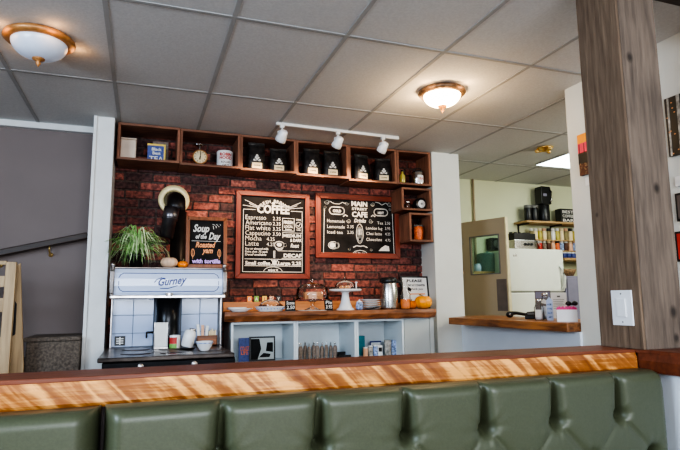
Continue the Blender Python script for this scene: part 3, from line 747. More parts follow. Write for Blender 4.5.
for (x, s_) in ((.055, 1), (W3-.06, -1)):
    ring(g, x, H3-.29, .012, .030, .005); g.line((x, H3-.335), (x, H3-.26), .004, YC)
g.build('orange_lettering', 'chalk_orange', t)
g = MB(); g.text('with tortilla', .050, .042, .045, YC, 0, 'LEFT', .002, .1, W3-.10); g.build('purple_lettering', 'chalk_purple', t)
# stove-top items
ZC = .822
def hp(px, py): p = Hp(px, py, ZC); return Vector((p.x, p.y, ZC))
p = hp(160.5, 348.3)
def sz(n, p): return n*(p.x*sin(ya)+p.y*cos(ya))/FPX
t = thing('napkin_dispenser', 'upright metal napkin dispenser full of white napkins on the stove', 'dispenser', p+Vector((0, .0, 0)))
w = sz(13, p)/2; h = sz(25, p)
MB().box(-w, w, -.03, .03, 0, h*.06).box(-w, w, .022, .03, 0, h).box(-w, -w+.004, -.03, .03, 0, h*.55).box(w-.004, w, -.03, .03, 0, h*.55).build('housing', 'chrome', t, .002)
g = MB()
for k in range(10): y = -.026+k*.0046; g.box(-w+.006, w-.006, y, y+.0035, h*.07, h*(.97+.02*sin(k*3)))
g.build('napkins', 'whitep', t)
p = hp(175, 348.5)
t = thing('food_can', 'small can with red and green label on the stove', 'can', p+Vector((0, .045, 0)))
r = sz(10.5, p)/2; h = sz(12.5, p)
MB().lathe([(r*.96, 0), (r, .003), (r, h-.003), (r*.97, h), (r*.9, h), (r*.9, h-.004), (0, h-.004)], n=24).build('body', 'white', t)
def band(g, r, a0, a1, z0, z1, mi=0, n=8):
    vs = []; fs = []
    for k in range(n+1):
        a = a0+(a1-a0)*k/n; vs += [(r*sin(a), -r*cos(a), z0), (r*sin(a), -r*cos(a), z1)]
    for k in range(n): fs.append((2*k, 2*k+2, 2*k+3, 2*k+1))
    return g.add(vs, fs, mi, True)
g = MB(); band(g, r*1.01, -1.5, .3, h*.35, h*.85); g.build('red_label', 'red', t)
g = MB(); band(g, r*1.01, -1.5, .3, h*.03, h*.34); g.build('green_label', 'green', t)
p = hp(188, 350)
t = thing('sugar_shaker', 'tilted white ceramic jar on a dark saucer on the stove', 'jar', p+Vector((0, .05, 0)))
MB().lathe([(.04, 0), (.052, .006), (.054, .012), (.03, .012)], n=24).build('saucer', 'soot', t)
T = Matrix.Translation((-.006, 0, .016)) @ Matrix.Rotation(radians(13), 4, 'Y')
MB().lathe([(.034, 0), (.041, .008), (.042, .08), (.038, .108), (.028, .118), (0, .12)], n=24, T=T).build('body', 'white', t)
MB().lathe([(.012, .115), (.024, .12), (.02, .132), (0, .134)], (.012, .012, 0), 16, T=T).build('lid', 'steel', t)
p = hp(205.5, 351.5)
t = thing('bowl', 'round white bowl on the right side of the cooktop', 'bowl', p+Vector((0, .06, 0)))
r = sz(16.5, p)/2
MB().lathe([(r*.5, 0), (r*.55, .006), (r*.85, .03), (r, .062), (r*1.03, .064), (r*.95, .060), (r*.8, .032), (r*.5, .012), (0, .01)], n=32).build('bowl_body', 'white', t)
MB().lathe([(r*1.0, .050), (r*1.012, .052), (r*1.02, .056)], n=32).build('rim_line', 'bluew', t)
# condiment box behind bowl
p = hp(206.5, 346.6); p.y = 4.33; p.x = on(206.5, 4.33, .85).x
t = thing('condiment_box', 'low dark wooden box of sticks and packets behind the white bowl', 'box', p)
MB().box(-.075, .075, -.04, .04, 0, .008).box(-.075, .075, -.04, -.034, 0, .075).box(-.075, .075, .034, .04, 0, .055).box(-.075, -.069, -.04, .04, 0, .055).box(.069, .075, -.04, .04, 0, .055).build('box_body', 'slab', t, .001)
for k, mt in enumerate(('whitep', 'peach', 'whitep')):
    T = Matrix.Translation((-.052+k*.023, 0, .008)) @ Matrix.Rotation(radians(-6+5*k), 4, 'Y'); MB().box(-.010, .010, -.006, .006, 0, .150-.006*k, T=T).build('packet', mt, t)
g = MB()
for k in range(5): g.box(.015+k*.011, .023+k*.011, -.02, .02, .008, .105+.008*(k % 3))
g.build('sugar_sachets', 'cream', t)
# ------------------------------------------------------------------ coffee counter
ZK = 1.066
ca, cb = on(225, 4.34, 1.05).x, on(437, 4.34, 1.05).x
poly = []
n = 46
rng = random.Random(5)
for i in range(n+1):
    f = i/n; x = ca+(cb-ca)*f; y = 4.345-.02*sin(f*pi)-.006*sin(f*23)-.004*rng.random()-(.0 if f > .02 else -.015)
    poly.append((x, y))
t = thing('coffee_counter', 'thick live edge wooden counter along the brick wall', 'counter', (0, 0, 0))
top = poly+[(cb, WY-.012) if cb < 2.597 else (2.597, WY-.012), (ca, WY-.012)]
top[-3] = (cb, 4.36)
g = MB()
nn = len(top)
vs = [(x, y, ZK) for x, y in top]
low = []
for i, (x, y) in enumerate(top):
    yy = y+(.016+.008*sin(i*1.7) if i <= n else 0); low.append((x, yy, ZK-.074-.004*sin(i*.9)))
mid = [(x, y-(.008 if i <= n else 0), ZK-.03) for i, (x, y) in enumerate(top)]
g.add(vs+mid+low, [tuple(range(nn)), tuple(reversed(range(2*nn, 3*nn)))]+[(i+nn, (i+1) % nn+nn, (i+1) % nn, i) for i in range(nn)]+[(i+2*nn, (i+1) % nn+2*nn, (i+1) % nn+nn, i+nn) for i in range(nn)])
g.build('slab', 'slab', t)
MB().box(.66, 2.58, WY-.04, WY-.014, ZK, ZK+.078).build('back_board', 'plank', t, .003)
# cabinets
ex = [on(231, 4.40, .9).x, on(296, 4.40, .9).x, on(356.5, 4.40, .9).x, on(404, 4.40, .9).x, on(434, 4.40, .9).x]
labs = ['open white cabinet with framed picture, leftmost under the counter', 'open white cabinet holding napkin rolls, middle one under the counter', 'open white cabinet holding patterned tins, right one under the counter']
SH = .655
for i in range(3):
    x0, x1 = ex[i]+.0008, ex[i+1]-.0008
    t = thing('open_cabinet', labs[i], 'cabinet', (x0, 4.40, 0), group='white cabinets under the coffee counter'); w = x1-x0; d = .40; zt = ZK-.080
    for nm, b in (('side_panel', (0, .018, 0, d, .0, zt)), ('side_panel', (w-.018, w, 0, d, .0, zt)), ('top_panel', (.018, w-.018, 0, d, zt-.018, zt)), ('back_panel', (.018, w-.018, d-.012, d, .05, zt-.018)), ('shelf', (.018, w-.018, .004, d-.012, SH-.018, SH)), ('bottom_panel', (.018, w-.018, 0, d-.012, .05, .068)), ('kick_board', (.018, w-.018, .03, .045, 0, .05))):
        MB().box(*b).build(nm, 'laminate', t, .0015)
x0, x1 = ex[3]+.0008, ex[4]
t = thing('closed_cabinet', 'closed grey green cabinet at the right end of the counter', 'cabinet', (x0, 4.42, 0)); w = x1-x0
MB().box(0, w, 0, .38, 0, ZK-.08).build('carcass', 'laminate', t, .0015)
dd = MB().box(.004, w-.045, -.018, -.001, .03, ZK-.09).build('door', 'greydoor', t, .002)
MB().box(w-.041, w, -.018, -.001, .0, ZK-.085).build('filler_strip', 'greydoor', t, .002)
MB().tube([(w-.08, -.018, .60), (w-.08, -.035, .605), (w-.08, -.035, .67), (w-.08, -.018, .675)], .005, 8).build('handle', 'steel', dd)
# things in the cabinets
def st(px, Y, z): return on(px, Y, z)
a, b = on(237.5, 4.62, .8).x, on(249.3, 4.62, .8).x; zt = Wp(243, 338, 4.62).z
t = thing('magazine', 'blue magazine with red lettering in the leftmost open cabinet', 'magazine', ((a+b)/2+.01, 4.62, SH)); h = zt-SH
MB().box((a-b)/2+.0, (b-a)/2, 0, .008, 0, h).build('cover', 'blue', t)
MB().text('COAST', 0, h*.46, .050, -.001, 0, 'CENTER', .0015, 0, .075).text('LIFE', 0, h*.30, .050, -.001, 0, 'CENTER', .0015, 0, .06).build('lettering', 'redor', t)
a, b = on(249.5, 4.60, .8).x, on(275.5, 4.60, .8).x; zt = Wp(262, 336.5, 4.60).z; h = zt-SH; w = b-a
t = thing('framed_picture', 'black framed grey picture standing in the leftmost open cabinet', 'picture', (a, 4.60, SH+.001), 0, radians(-3))
MB().box(0, w, 0, .012, 0, .014).box(0, w, 0, .012, h-.014, h).box(0, .014, 0, .012, .014, h-.014).box(w-.012, w, 0, .012, .014, h-.014).build('frame', 'black', t, .001)
MB().box(.012, w-.01, .004, .01, .012, h-.012).build('backing', 'greydoor', t)
g = MB().add([(.014, .003, .014), (.07, .003, .014), (.10, .003, .10), (.085, .003, h-.02), (.014, .003, h-.02)], [(0, 1, 2, 3, 4)])
g.add([(.14, .003, .08), (w-.02, .003, .07), (w-.02, .003, .15), (.15, .003, .15)], [(0, 1, 2, 3)])
g.add([(.08, .003, .03), (.12, .003, .065), (.18, .003, .055), (.17, .003, .03)], [(0, 1, 2, 3)]); ringp = [(.125, .115), (.13, .14), (.12, .15)]
g.build('dark_shapes', 'slate', t)
# cutlery rolls
def roll0():
    t = thing('napkin_roll', '', 'napkin roll', group='napkin rolls standing in the middle cabinet')
    MB().lathe([(.014, 0), (.016, .01), (.019, .06), (.020, .10), (.015, .125), (.008, .13)], n=12, sc=(1, .8)).build('paper_wrap', 'greypaper', t)
    MB().box(-.007, -.003, -.002, .002, .10, .152).ball((-.005, 0, .152), (.008, .003, .014), 10).box(.004, .008, -.002, .002, .10, .158).build('cutlery', 'steel', t)
    return t
r0 = roll0(); zt = Wp(317, 342, 4.55).z
sk = max(.6, (zt-SH)/.165)
ordn = ['first', 'second', 'third', 'fourth', 'fifth', 'sixth', 'seventh', 'eighth', 'ninth']
for k in range(9):
    o = r0 if k == 0 else copy_tree(r0)
    o.location = on(300.5+k*4.3, 4.55+.02*(k % 2), SH); o.scale = (1, 1, sk*(1+.05*sin(k*2.3))); o.rotation_euler = (0, radians(3*sin(k*1.9)), k*.7)
    o['label'] = 'brown paper napkin roll, %s from the left in the middle cabinet' % ordn[k]
p = on(343, 4.55, SH)
t = thing('tray', 'flat black tray beside the napkin rolls in the middle cabinet', 'tray', p)
MB().box(-.055, .055, -.06, .08, 0, .012).build('tray_base', 'black', t, .003)
MB().box(-.055, .055, -.06, -.055, .012, .03).box(-.055, .055, .075, .08, .012, .045).build('tray_rim', 'black', t, .001)
def zat(px, py, Y): return Wp(px, py, Y).z-SH
p = on(361.5, 4.68, SH)
tag(MB().box(-.035, .035, 0, .05, 0, zat(361, 336, 4.68)).box(-.03, .03, -.001, .0, .02, .1).build('teal_box', 'teal', None, .004), 'teal blue box against the divider in the right open cabinet', 'box', None, p)
t = thing('photo_card', 'small framed card behind the tins in the right open cabinet', 'card', on(376, 4.68, SH)); h = zat(376, 341, 4.68)
MB().box(-.055, .055, 0, .01, 0, h).build('frame', 'navy', t, .002)
MB().box(-.048, .048, -.002, 0, .01, h-.012).build('picture', 'whitep', t)
for k, (px, hy, mt, lab) in enumerate(((365.5, 347, 'peach', 'small peach patterned tin, left tin in the right open cabinet'), (370.5, 345.5, 'birch', 'grey patterned tin, second in the right open cabinet'), (375.5, 345, 'bluew', 'blue and white tin in the middle of the right open cabinet'))):
    t = thing('patterned_tin', lab, 'tin', on(px, 4.55, SH), group='small tins in the right open cabinet'); h = zat(px, hy, 4.55)
    MB().lathe([(.019, 0), (.021, .003), (.021, h-.01), (.019, h-.008)], n=16).build('body', mt, t); MB().cyl((0, 0), .0215, h-.01, h, 16).build('lid', 'white', t)
p = on(379.5, 4.56, SH); h = zat(380, 345, 4.56)
t = thing('black_box', 'small black and white box in the right open cabinet', 'box', p)
MB().box(-.022, .022, -.02, .02, 0, h).build('box_body', 'whitep', t, .002); MB().box(-.015, .015, -.022, -.02, .04, h-.02).build('front_panel', 'black', t)
for px, mt, lab in ((388, 'birch', 'olive and white patterned mug in the right open cabinet'), (394.5, 'bluew', 'blue and white patterned mug at the right of the open cabinet')):
    t = thing('mug', lab, 'mug', on(px, 4.55+.01*(px > 390), SH)); h = zat(px, 340, 4.55)
    MB().lathe([(.026, 0), (.030, .004), (.032, h-.003), (.030, h), (.028, h-.004), (.027, .01), (0, .008)], n=20).build('cup', mt, t)
    MB().tube([(.030, 0, h*.85), (.052, 0, h*.8), (.056, 0, h*.5), (.048, 0, h*.3), (.030, 0, h*.25)], .005, 8).build('handle', 'bluew', t)
# ------------------------------------------------------------------ things on the coffee counter
def oc(px, Y): return on(px, Y, ZK)
def hh(px, py, Y): return Wp(px, py, Y).z-ZK
t = thing('oval_plate', 'white oval plate at the left end of the wooden counter', 'plate', oc(239.5, 4.48))
MB().lathe([(.06, 0), (.065, .006), (.105, .024), (.108, .028), (.10, .025), (.06, .010), (0, .009)], n=36, sc=(1, .75)).build('dish', 'white', t)
MB().lathe([(.05, .010), (.075, .03), (.08, .036), (.07, .034), (0, .014)], (-.02, 0, 0), n=28, sc=(1, .75)).build('small_saucer', 'white', t)
t = thing('pastry_dish', 'white scalloped dish of pastries under a clear glass cover', 'dish', oc(270.5, 4.47))
r = pxw(31, 270, 4.47, ZK)/2
MB().lathe([(r*.72, 0), (r*.75, .008), (r*.97, .036), (r, .040), (r*.93, .036), (r*.7, .012), (0, .010)], n=64, sc=(1, .7), lobes=16, la=.04).build('dish', 'white', t)
g = MB()
for k in range(14):
    a = -pi+pi*k/13; g.ball((r*.88*cos(a), r*.62*sin(a)-.004, .022), (.006, .004, .006), 8)
g.build('dish_beads', 'bluew', t)
for k, (x, y, mt) in enumerate(((-.08, 0, 'choc'), (-.055, -.03, 'choc'), (-.02, .02, 'peach'), (-.01, -.04, 'caramel'), (.045, 0, 'caramel'), (.06, -.03, 'choc'), (.088, .01, 'choc'))):
    MB().ball((x, y, .036), (.022, .020, .022), 12).build('pastry', mt, t)
hd = hh(272, 291, 4.47)
MB().lathe([(.085, .028), (.086, .05), (.078, .072), (.05, .09), (.012, .098), (.010, .104)], (.0, 0, 0), n=36).ball((.0, 0, .118), (.020, .020, .018), 14).build('glass_cover', 'glass', t)
# little tags standing on the back board
for k, (px, mt, ch, lab) in enumerate(((249.5, 'orange', 'D', 'small orange card standing behind the counter plates, leftmost card'), (256.5, 'green', 'A', 'small green card standing behind the counter plates'), (264.5, 'yellow', 'I', 'small yellow card standing behind the pastry dish'), (271.5, 'peach', 'L', 'small peach card behind the glass cover knob'), (278.5, 'black', 'Y', 'small dark card, rightmost of the row of cards'))):
    t = thing('letter_card', lab, 'card', on(px, WY-.028, ZK+.078), group='letter cards on the back board')
    MB().box(-.020, .020, 0, .003, 0, .050).build('card', mt, t)
    MB().text(ch, 0, .012, .036, -.001, 0, 'CENTER', .001).build('lettering', 'chalk' if k != 2 else 'red', t)
def sign(px, Y, w, h, lab, lines, rz=0):
    t = thing('price_sign', lab, 'sign', oc(px, Y), rz, radians(-8), 'small black price signs on the counter')
    MB().box(-w/2, w/2, 0, .006, 0, h).build('slate', 'slate', t, .002)
    MB().box(-w/2, w/2, -.002, .035, 0, .004).build('foot', 'black', t)
    g = MB(); n = len(lines)
    for i, s_ in enumerate(lines): g.text(s_, 0, h*(1-(i+.9)/(n+.35)), h/(n+.2), -.001, 0, 'CENTER', .0008, .15, w*.8)
    g.build('lettering', 'chalk', t)
sign(290.5, 4.40, .085, .088, 'small black price sign right of the pastry dish', ['Scone', '2.50'], radians(-6))
sign(329, 4.42, .075, .088, 'small black price sign between the two cake stands', ['Pie', '3.95'], radians(5))
# glass cake stand on doily
t = thing('cake_stand', 'clear glass cake stand with domed cover holding cake slices', 'cake stand', oc(312.5, 4.50))
r = pxw(34, 312, 4.5, ZK)/2; zp = hh(312, 300, 4.5)
MB().lathe([(.07, .004), (.062, .010), (.02, .03), (.014, .045), (.016, zp-.02), (.05, zp-.006), (r, zp), (r, zp+.008), (0, zp+.006)], n=40).build('glass_stand', 'glass', t)
MB().lathe([(r*.92, zp+.008), (r*.93, zp+.05), (r*.86, zp+.10), (r*.58, zp+.132), (.02, zp+.145), (.012, zp+.152)], n=40).ball((0, 0, zp+.168), .020, 14).build('glass_dome', 'glass', t)
for (x, y, mt, a) in ((-.055, .0, 'caramel', 15), (-.015, -.04, 'peach', -20), (.05, .01, 'caramel', 10), (.02, .05, 'choc', 0)):
    T = Matrix.Translation((x, y, zp+.0085)) @ Matrix.Rotation(radians(a), 4, 'Z'); MB().prismz([(-.03, -.03), (.04, -.025), (0, .05)], 0, .06, T=T).build('cake_slice', mt, t, .003)
tag(MB().lathe([(.125, 0), (.128, .001), (.12, .0035), (0, .0025)], n=96, lobes=24, la=.05).build('doily', 'whitep'), 'round white paper doily under the clear glass cake stand', 'doily', None, oc(312.5, 4.50)+Vector((0, 0, .0005)))
# white cake stand
t = thing('cake_stand', 'white pedestal cake stand with small glass dome', 'cake stand', oc(345.5, 4.46))
r = pxw(30.5, 345, 4.46, ZK)/2; zp = hh(345, 289.5, 4.46)
MB().lathe([(.078, 0), (.080, .006), (.062, .018), (.042, .06), (.032, .11), (.030, zp-.03), (.045, zp-.018)], n=36).build('pedestal', 'white', t)
MB().lathe([(.045, zp-.020), (r*.97, zp-.014), (r, zp-.008), (r, zp+.004), (r*.95, zp-.002), (0, zp-.002)], n=48).build('plate', 'white', t)
MB().lathe([(.088, zp), (.088, zp+.03), (.078, zp+.055), (.04, zp+.072), (.010, zp+.078), (.008, zp+.086)], n=36).ball((0, 0, zp+.098), .015, 12).build('glass_dome', 'glass', t)
for (x, y, mt) in ((-.03, 0, 'caramel'), (.03, .01, 'peach'), (0, -.03, 'caramel')): MB().ball((x, y, zp+.018), (.024, .024, .018), 12).build('pastry', mt, t)
MB().tube([(.075, -.07, zp-.002), (.075, -.07, zp+.055)], .006, 8).lathe([(.006, .05), (.013, .062), (0, .066)], (.075, -.07, zp), 10).build('candle_stick', 'white', t)
# stacked white plates
p = oc(370, 4.50); r = pxw(20, 370, 4.5, ZK)/2
for k in range(5):
    t = thing('side_plate', ['bottom white side plate of the stack beside the steel carafe', 'second white side plate up in the stack beside the carafe', 'middle white side plate of the stack beside the carafe', 'fourth white side plate up in the stack beside the carafe', 'top white side plate of the stack beside the carafe'][k], 'plate', p+Vector((.002*sin(k*2), .002*cos(k*3), k*.019)), group='stack of white side plates')
    MB().lathe([(r*.6, 0), (r*.64, .003), (r*.97, .012), (r, .0145), (r*.95, .0135), (r*.6, .006), (0, .005)], n=36).build('plate_body', 'white', t)
t = thing('sugar_jar', 'small blue and white jar in front of the stacked plates', 'jar', oc(359.5, 4.42)); h = hh(359, 301, 4.42)
MB().lathe([(.022, 0), (.030, .01), (.033, .035), (.026, h-.012), (.022, h-.008)], n=20).build('body', 'bluew', t); MB().lathe([(.025, h-.010), (.018, h), (.005, h+.004), (.006, h+.012), (0, h+.014)], n=16).build('lid', 'white', t)
a = oc(366, 4.38); b = oc(382, 4.42)
t = thing('tongs', 'dark serving tongs lying before the stacked plates', 'tongs', a)
v = b-a
MB().tube([(0, 0, .006), (v.x*.5, v.y*.5-.01, .014), (v.x, v.y, .030)], [.008, .005, .005], 8).build('arm', 'black', t); MB().tube([(0, .03, .006), (v.x*.5, v.y*.5+.02, .014), (v.x, v.y, .030)], [.008, .005, .005], 8).build('arm', 'black', t)
# carafe
t = thing('coffee_carafe', 'tall brushed steel coffee carafe with black lid and handle', 'carafe', oc(389.3, 4.48))
r = pxw(16.5, 389, 4.48, ZK)/2; h = hh(389, 283, 4.48)
MB().lathe([(r*.90, 0), (r*.95, .004), (r*.97, h*.08), (r, h*.4), (r*.97, h*.75), (r*.84, h*.97), (r*.82, h)], n=40).build('body', 'steel', t)
hl = hh(389, 277.5, 4.48)
MB().lathe([(r*.84, h), (r*.88, h+.004), (r*.86, hl-.006), (r*.7, hl), (0, hl+.002)], n=32).prism([(-r*1.05, h+.005), (-r*.6, h+.002), (-r*.6, hl-.004), (-r*.98, hl-.008)], -.015, .015).build('lid', 'black', t)
MB().tube([(r*.75, 0, h+.012), (r*1.35, 0, h+.008), (r*1.55, 0, h*.82), (r*1.5, 0, h*.5), (r*1.2, 0, h*.28), (r*.9, 0, h*.25)], [.012, .012, .012, .011, .010, .009], 10).build('handle', 'black', t)
# glass bottle with orange drink
t = thing('glass_bottle', 'slim clear glass bottle holding orange drink', 'bottle', oc(405.5, 4.43))
r = pxw(9.5, 405, 4.43, ZK)/2; h = hh(405, 279, 4.43)
MB().lathe([(r*.9, 0), (r, .006), (r, h*.48), (r*.5, h*.68), (r*.42, h*.93), (r*.52, h*.94), (r*.5, h)], n=24).build('glass_body', 'glass', t)
MB().lathe([(r*.85, .005), (r*.93, .01), (r*.93, h*.33), (0, h*.33)], n=24).build('drink', 'orangejuice', t)
pumpkin('pumpkin', 'small deep orange pumpkin behind the slim glass bottle', 411.5, 4.52, ZK, .052, .078, 'pumpkin', (.008, 0, .02))
pumpkin('pumpkin', 'large bright orange pumpkin at the right end of the counter', 423.5, 4.47, ZK, .080, .122, 'pumpkin2', (-.03, .02, .02), 9)
# framed notice
a, b = oc(402.5, 4.68).x, oc(430, 4.68).x; w = b-a; h = hh(416, 276, 4.68)+.0
t = thing('framed_notice', 'black framed white notice standing behind the pumpkins', 'notice', (a, 4.67, ZK+.001), 0, radians(-7))
MB().box(0, w, 0, .014, 0, .02).box(0, w, 0, .014, h-.014, h).box(0, .016, 0, .014, .02, h-.014).box(w-.016, w, 0, .014, .02, h-.014).build('frame', 'black', t, .001)
MB().box(.014, w-.014, .004, .012, .018, h-.012).build('paper', 'whitep', t)
g = MB().text('PLEASE', w*.5, h-.055, .034, .002, 0, 'CENTER', .001, 0, w*.55).text('PAY AT COUNTER', w*.56, h-.095, .026, .002, 0, 'CENTER', .0008, 0, w*.62).text('thank you', w*.56, h-.130, .026, .002, 0, 'CENTER', .0004, .2, w*.45)
g.add([(w*.22, .002, h-.13), (w*.34, .002, h-.15), (w*.36, .002, h-.12), (w*.26, .002, h-.10)], [(0, 1, 2, 3)]); g.build('lettering', 'slate', t)
MB().box(w*.3, w*.85, .0015, .003, h-.175, h-.165).build('orange_line', 'orange', t)
# ------------------------------------------------------------------ stairs, rail, gate
t = thing('staircase', 'brown carpeted stairs rising toward the white column', 'stairs', (0, 0, 0))
z2 = Wp(50, 337, 4.35).z
xs_ = on(27, 4.35, z2).x
x = xs_; z = z2; k = 0
while z > .05:
    x1 = -.395 if k == 0 else x+.0
    x0 = xs_ if k == 0 else x-.26
    st_ = MB().box(x0, x1, 4.33, 4.77, 0, z-.03).box(x0-.02, x1, 4.32, 4.77, z-.03, z).build('carpeted_step', 'carpet', t, .010, 3)
    x = x0; z -= .165; k += 1
# handrail
a = Wp(-40, 261, 4.70); b = Wp(88, 235.5, 4.70)
t = thing('handrail', 'dark wooden handrail sloping up along the stairwell wall', 'handrail', (0, 0, 0))
d = (b-a).normalized(); up = Vector((-d.z, 0, d.x))
e = b+d*.0
g = MB(); hw = .025
q = [a-up*hw, b-up*hw, b+up*hw, a+up*hw]
g.add([Vector((v.x, 4.67, v.z)) for v in q]+[Vector((v.x, 4.715, v.z)) for v in q], [(0, 1, 2, 3), (7, 6, 5, 4), (0, 4, 5, 1), (1, 5, 6, 2), (2, 6, 7, 3), (3, 7, 4, 0)])
g.build('rail', 'rail', t, .008, 3)
c_ = Wp(50, 243, 4.70)
for cc in (c_, a+d*.25):
    MB().tube([(cc.x, 4.69, cc.z-.02), (cc.x, 4.69, cc.z-.06), (cc.x, 4.74, cc.z-.085), (cc.x, 4.779, cc.z-.085)], .007, 8).lathe([(.018, 0), (.012, .008)], n=14, T=Matrix.Translation((cc.x, 4.779, cc.z-.085)) @ Matrix.Rotation(radians(90), 4, 'X')).build('bracket', 'brass', t)
# wooden gate leaning
GY = 4.10
def zw(py, px=8): return Wp(px, py, GY).z
x1 = on(12.5, GY, 1.0).x; x0 = x1-.62
t = thing('wooden_gate', 'pale pine slatted gate standing beside the stairs', 'gate', (0, 0, 0))
zt = zw(262)
MB().box(x1-.060, x1, GY-.02, GY+.02, 0, zt).build('stile', 'stile', t, .004)
MB().box(x0, x0+.045, GY-.02, GY+.02, 0, zt).build('stile', 'stile', t, .004)
for (pa_, pb_) in ((261, 265), (276, 287), (298, 312), (337, 344), (358, 372)):
    MB().box(x0+.045, x1-.060, GY-.014, GY+.014, zw(pb_), zw(pa_)).build('rail', 'stile', t, .003)
t = thing('pine_board', 'loose pine board leaning beside the gate', 'board', (on(20.5, 4.18, .7).x, 4.20, 0))
T = Matrix.Rotation(radians(-2.5), 4, 'Y')
MB().prism([(-.055, 0), (.055, 0), (.045, .75), (.015, Wp(18, 263, 4.2).z), (-.035, Wp(18, 268, 4.2).z)], -.012, .012, T=T).build('board_face', 'stile', t, .003)
MB().prism([(-.035, .93), (-.005, .95), (.0, 1.15), (-.03, 1.2)], -.014, -.012, T=T).build('board_slot', 'black', t)
# ------------------------------------------------------------------ lamps & track
def dome(name, label, x, y, r, glassm, rim, drop):
    t = thing(name, label, 'ceiling light', (x, y, CEIL))
    MB().lathe([(r*.9, 0), (r*1.0, -.012), (r*1.02, -.026), (r*.92, -.040), (r*.78, -.040)], n=48).build('rim', rim, t)
    pr = [(r*.80, -.036)]
    for k in range(1, 10):
        a = pi/2*k/9; pr.append((max(.012, r*.80*cos(a)**.9), -.036-(drop-.036)*sin(a)))
    MB().lathe(pr, n=48).build('glass_bowl', glassm, t)
    MB().lathe([(.032, -drop+.004), (.030, -drop-.006), (.010, -drop-.014), (.013, -drop-.026), (.006, -drop-.038), (.0, -drop-.048)], n=16).build('finial', 'copper', t)
    return t
dome('dome_light', 'unlit ceiling light with copper rim and bluish glass bowl', -.565, 3.15, .172, 'domeoff', 'copper', .125)
dome('dome_light', 'lit ceiling light with bronze rim glowing warm', 1.885, 3.13, .158, 'domeon', 'bronze', .115)
t = thing('track_light', 'white ceiling track with three adjustable spotlights', 'track light', (0, 0, 0))
ta, tb = Hp(276, 124.5, CEIL-.02), Hp(398, 139, CEIL-.02)
d = (tb-ta); ang = math.atan2(d.y, d.x)
T = Matrix.Translation(ta) @ Matrix.Rotation(ang, 4, 'Z')
MB().box(0, d.length, -.016, .016, -.004, .019, T=T).build('rail', 'trimwhite', t, .003)
MB().box(d.length-.13, d.length, -.019, .019, -.010, .019, T=T).build('feed_box', 'trimwhite', t, .003)
heads = []
for k, (px, py) in enumerate(((281.5, 134), (335, 143), (381.5, 146.5))):
    f = (px-276)/(398-276.0); base = ta+d*f
    tip = Vector((base.x-.005, base.y+.01, CEIL-.125))
    g = MB().box(-.016, .016, -.014, .014, -.022, .0, T=Matrix.Translation((base.x, base.y, CEIL-.022))).tube([(base.x, base.y, CEIL-.04), (base.x, base.y, CEIL-.065)], .007, 8)
    g.tube([(base.x-.032, base.y, CEIL-.115), (base.x-.032, base.y, CEIL-.075), (base.x, base.y, CEIL-.063), (base.x+.032, base.y, CEIL-.075), (base.x+.032, base.y, CEIL-.115)], .0045, 8)
    yoke = g.build('spot_bracket', 'trimwhite', t)
    aim = (Vector((-.22, .66, -.72))).normalized()
    cpt = Vector((base.x, base.y, CEIL-.112))
    rot = aim.to_track_quat('Z', 'Y').to_matrix().to_4x4(); T2_ = Matrix.Translation(cpt) @ rot @ Matrix.Scale(1.18, 4)
    h_ = MB().lathe([(.018, -.045), (.026, -.040), (.030, -.01), (.036, .01), (.038, .035), (.034, .036), (.028, .02)], n=24, T=T2_).build('spot_head', 'white', t)
    MB().lathe([(.028, .018), (.02, .022), (0, .023)], n=20, T=T2_).build('bulb', 'domeon', h_)
    heads.append((cpt+aim*.06, aim))
# ------------------------------------------------------------------ pass-through counter
ZP = .99
t = thing('pass_counter', 'long wooden counter slab across the kitchen pass-through', 'counter', (0, 0, 0))
fr = [Hp(448.5, 317.5, ZP), Hp(480, 319, ZP), Hp(515, 320.8, ZP), Hp(550, 322.3, ZP), Hp(580.5, 323.6, ZP)]
poly = [(v.x, v.y) for v in fr]
rb = Hp(582, 322.5, ZP)
poly = [(2.555, 4.27), (2.565, 3.9), (2.560, 3.55), (2.575, 3.15), (2.585, 2.865), (3.12, 2.865), (3.22, 4.55), (2.905, 4.545), (2.87, 4.545), (2.76, 4.42)]
MB().prismz(poly[::-1] if False else poly, ZP-.058, ZP).build('slab', 'slab2', t, .006)
for y in (3.1, 4.2): MB().prism([(2.60, ZP-.06), (2.70, ZP-.06), (2.70, ZP-.18)], y-.012, y+.012, T=None).build('support_bracket', 'plaster_blue', t) if y < 3 else None
def pc_(px, py): p = Hp(px, py, ZP); return Vector((p.x, p.y, ZP))
FR = radians(-40)
def back(p, d): v = Vector((p.x, p.y, 0)).normalized(); return p+v*d
def S_(n, p): return n*(p.x*sin(ya)+p.y*cos(ya))/FPX
# phone handset
a = pc_(510, 317.6); b = pc_(533, 318.5)
t = thing('telephone_handset', 'black telephone handset lying on the pass-through counter', 'telephone', a)
v = b-a; k_ = S_(1, a)
MB().ball((0, 0, .026), (.034, .03, .026), 16).tube([(0, 0, .035), (v.x*.3, v.y*.3, .040), (v.x*.7, v.y*.7, .030), (v.x, v.y, .022)], [.02, .014, .013, .02], 10).build('handset', 'black', t)
MB().ball((-.012, -.022, .028), (.012, .012, .014), 12).build('earpiece', 'steel', t)
p = pc_(531.5, 319.2)
t = thing('phone_base', 'black phone base behind the end of the handset', 'phone base', back(p, .03), FR)
w = S_(12, p)/2
MB().box(-w, w, -.03, .05, 0, .03).prism([(-w*.9, .03), (w*.9, .03), (w*.9, .062), (-w*.7, .055)], -.02, .045).build('housing', 'black', t, .006)
MB().box(-w*.6, w*.6, -.024, -.0195, .034, .05).build('screen', 'gasket', t)
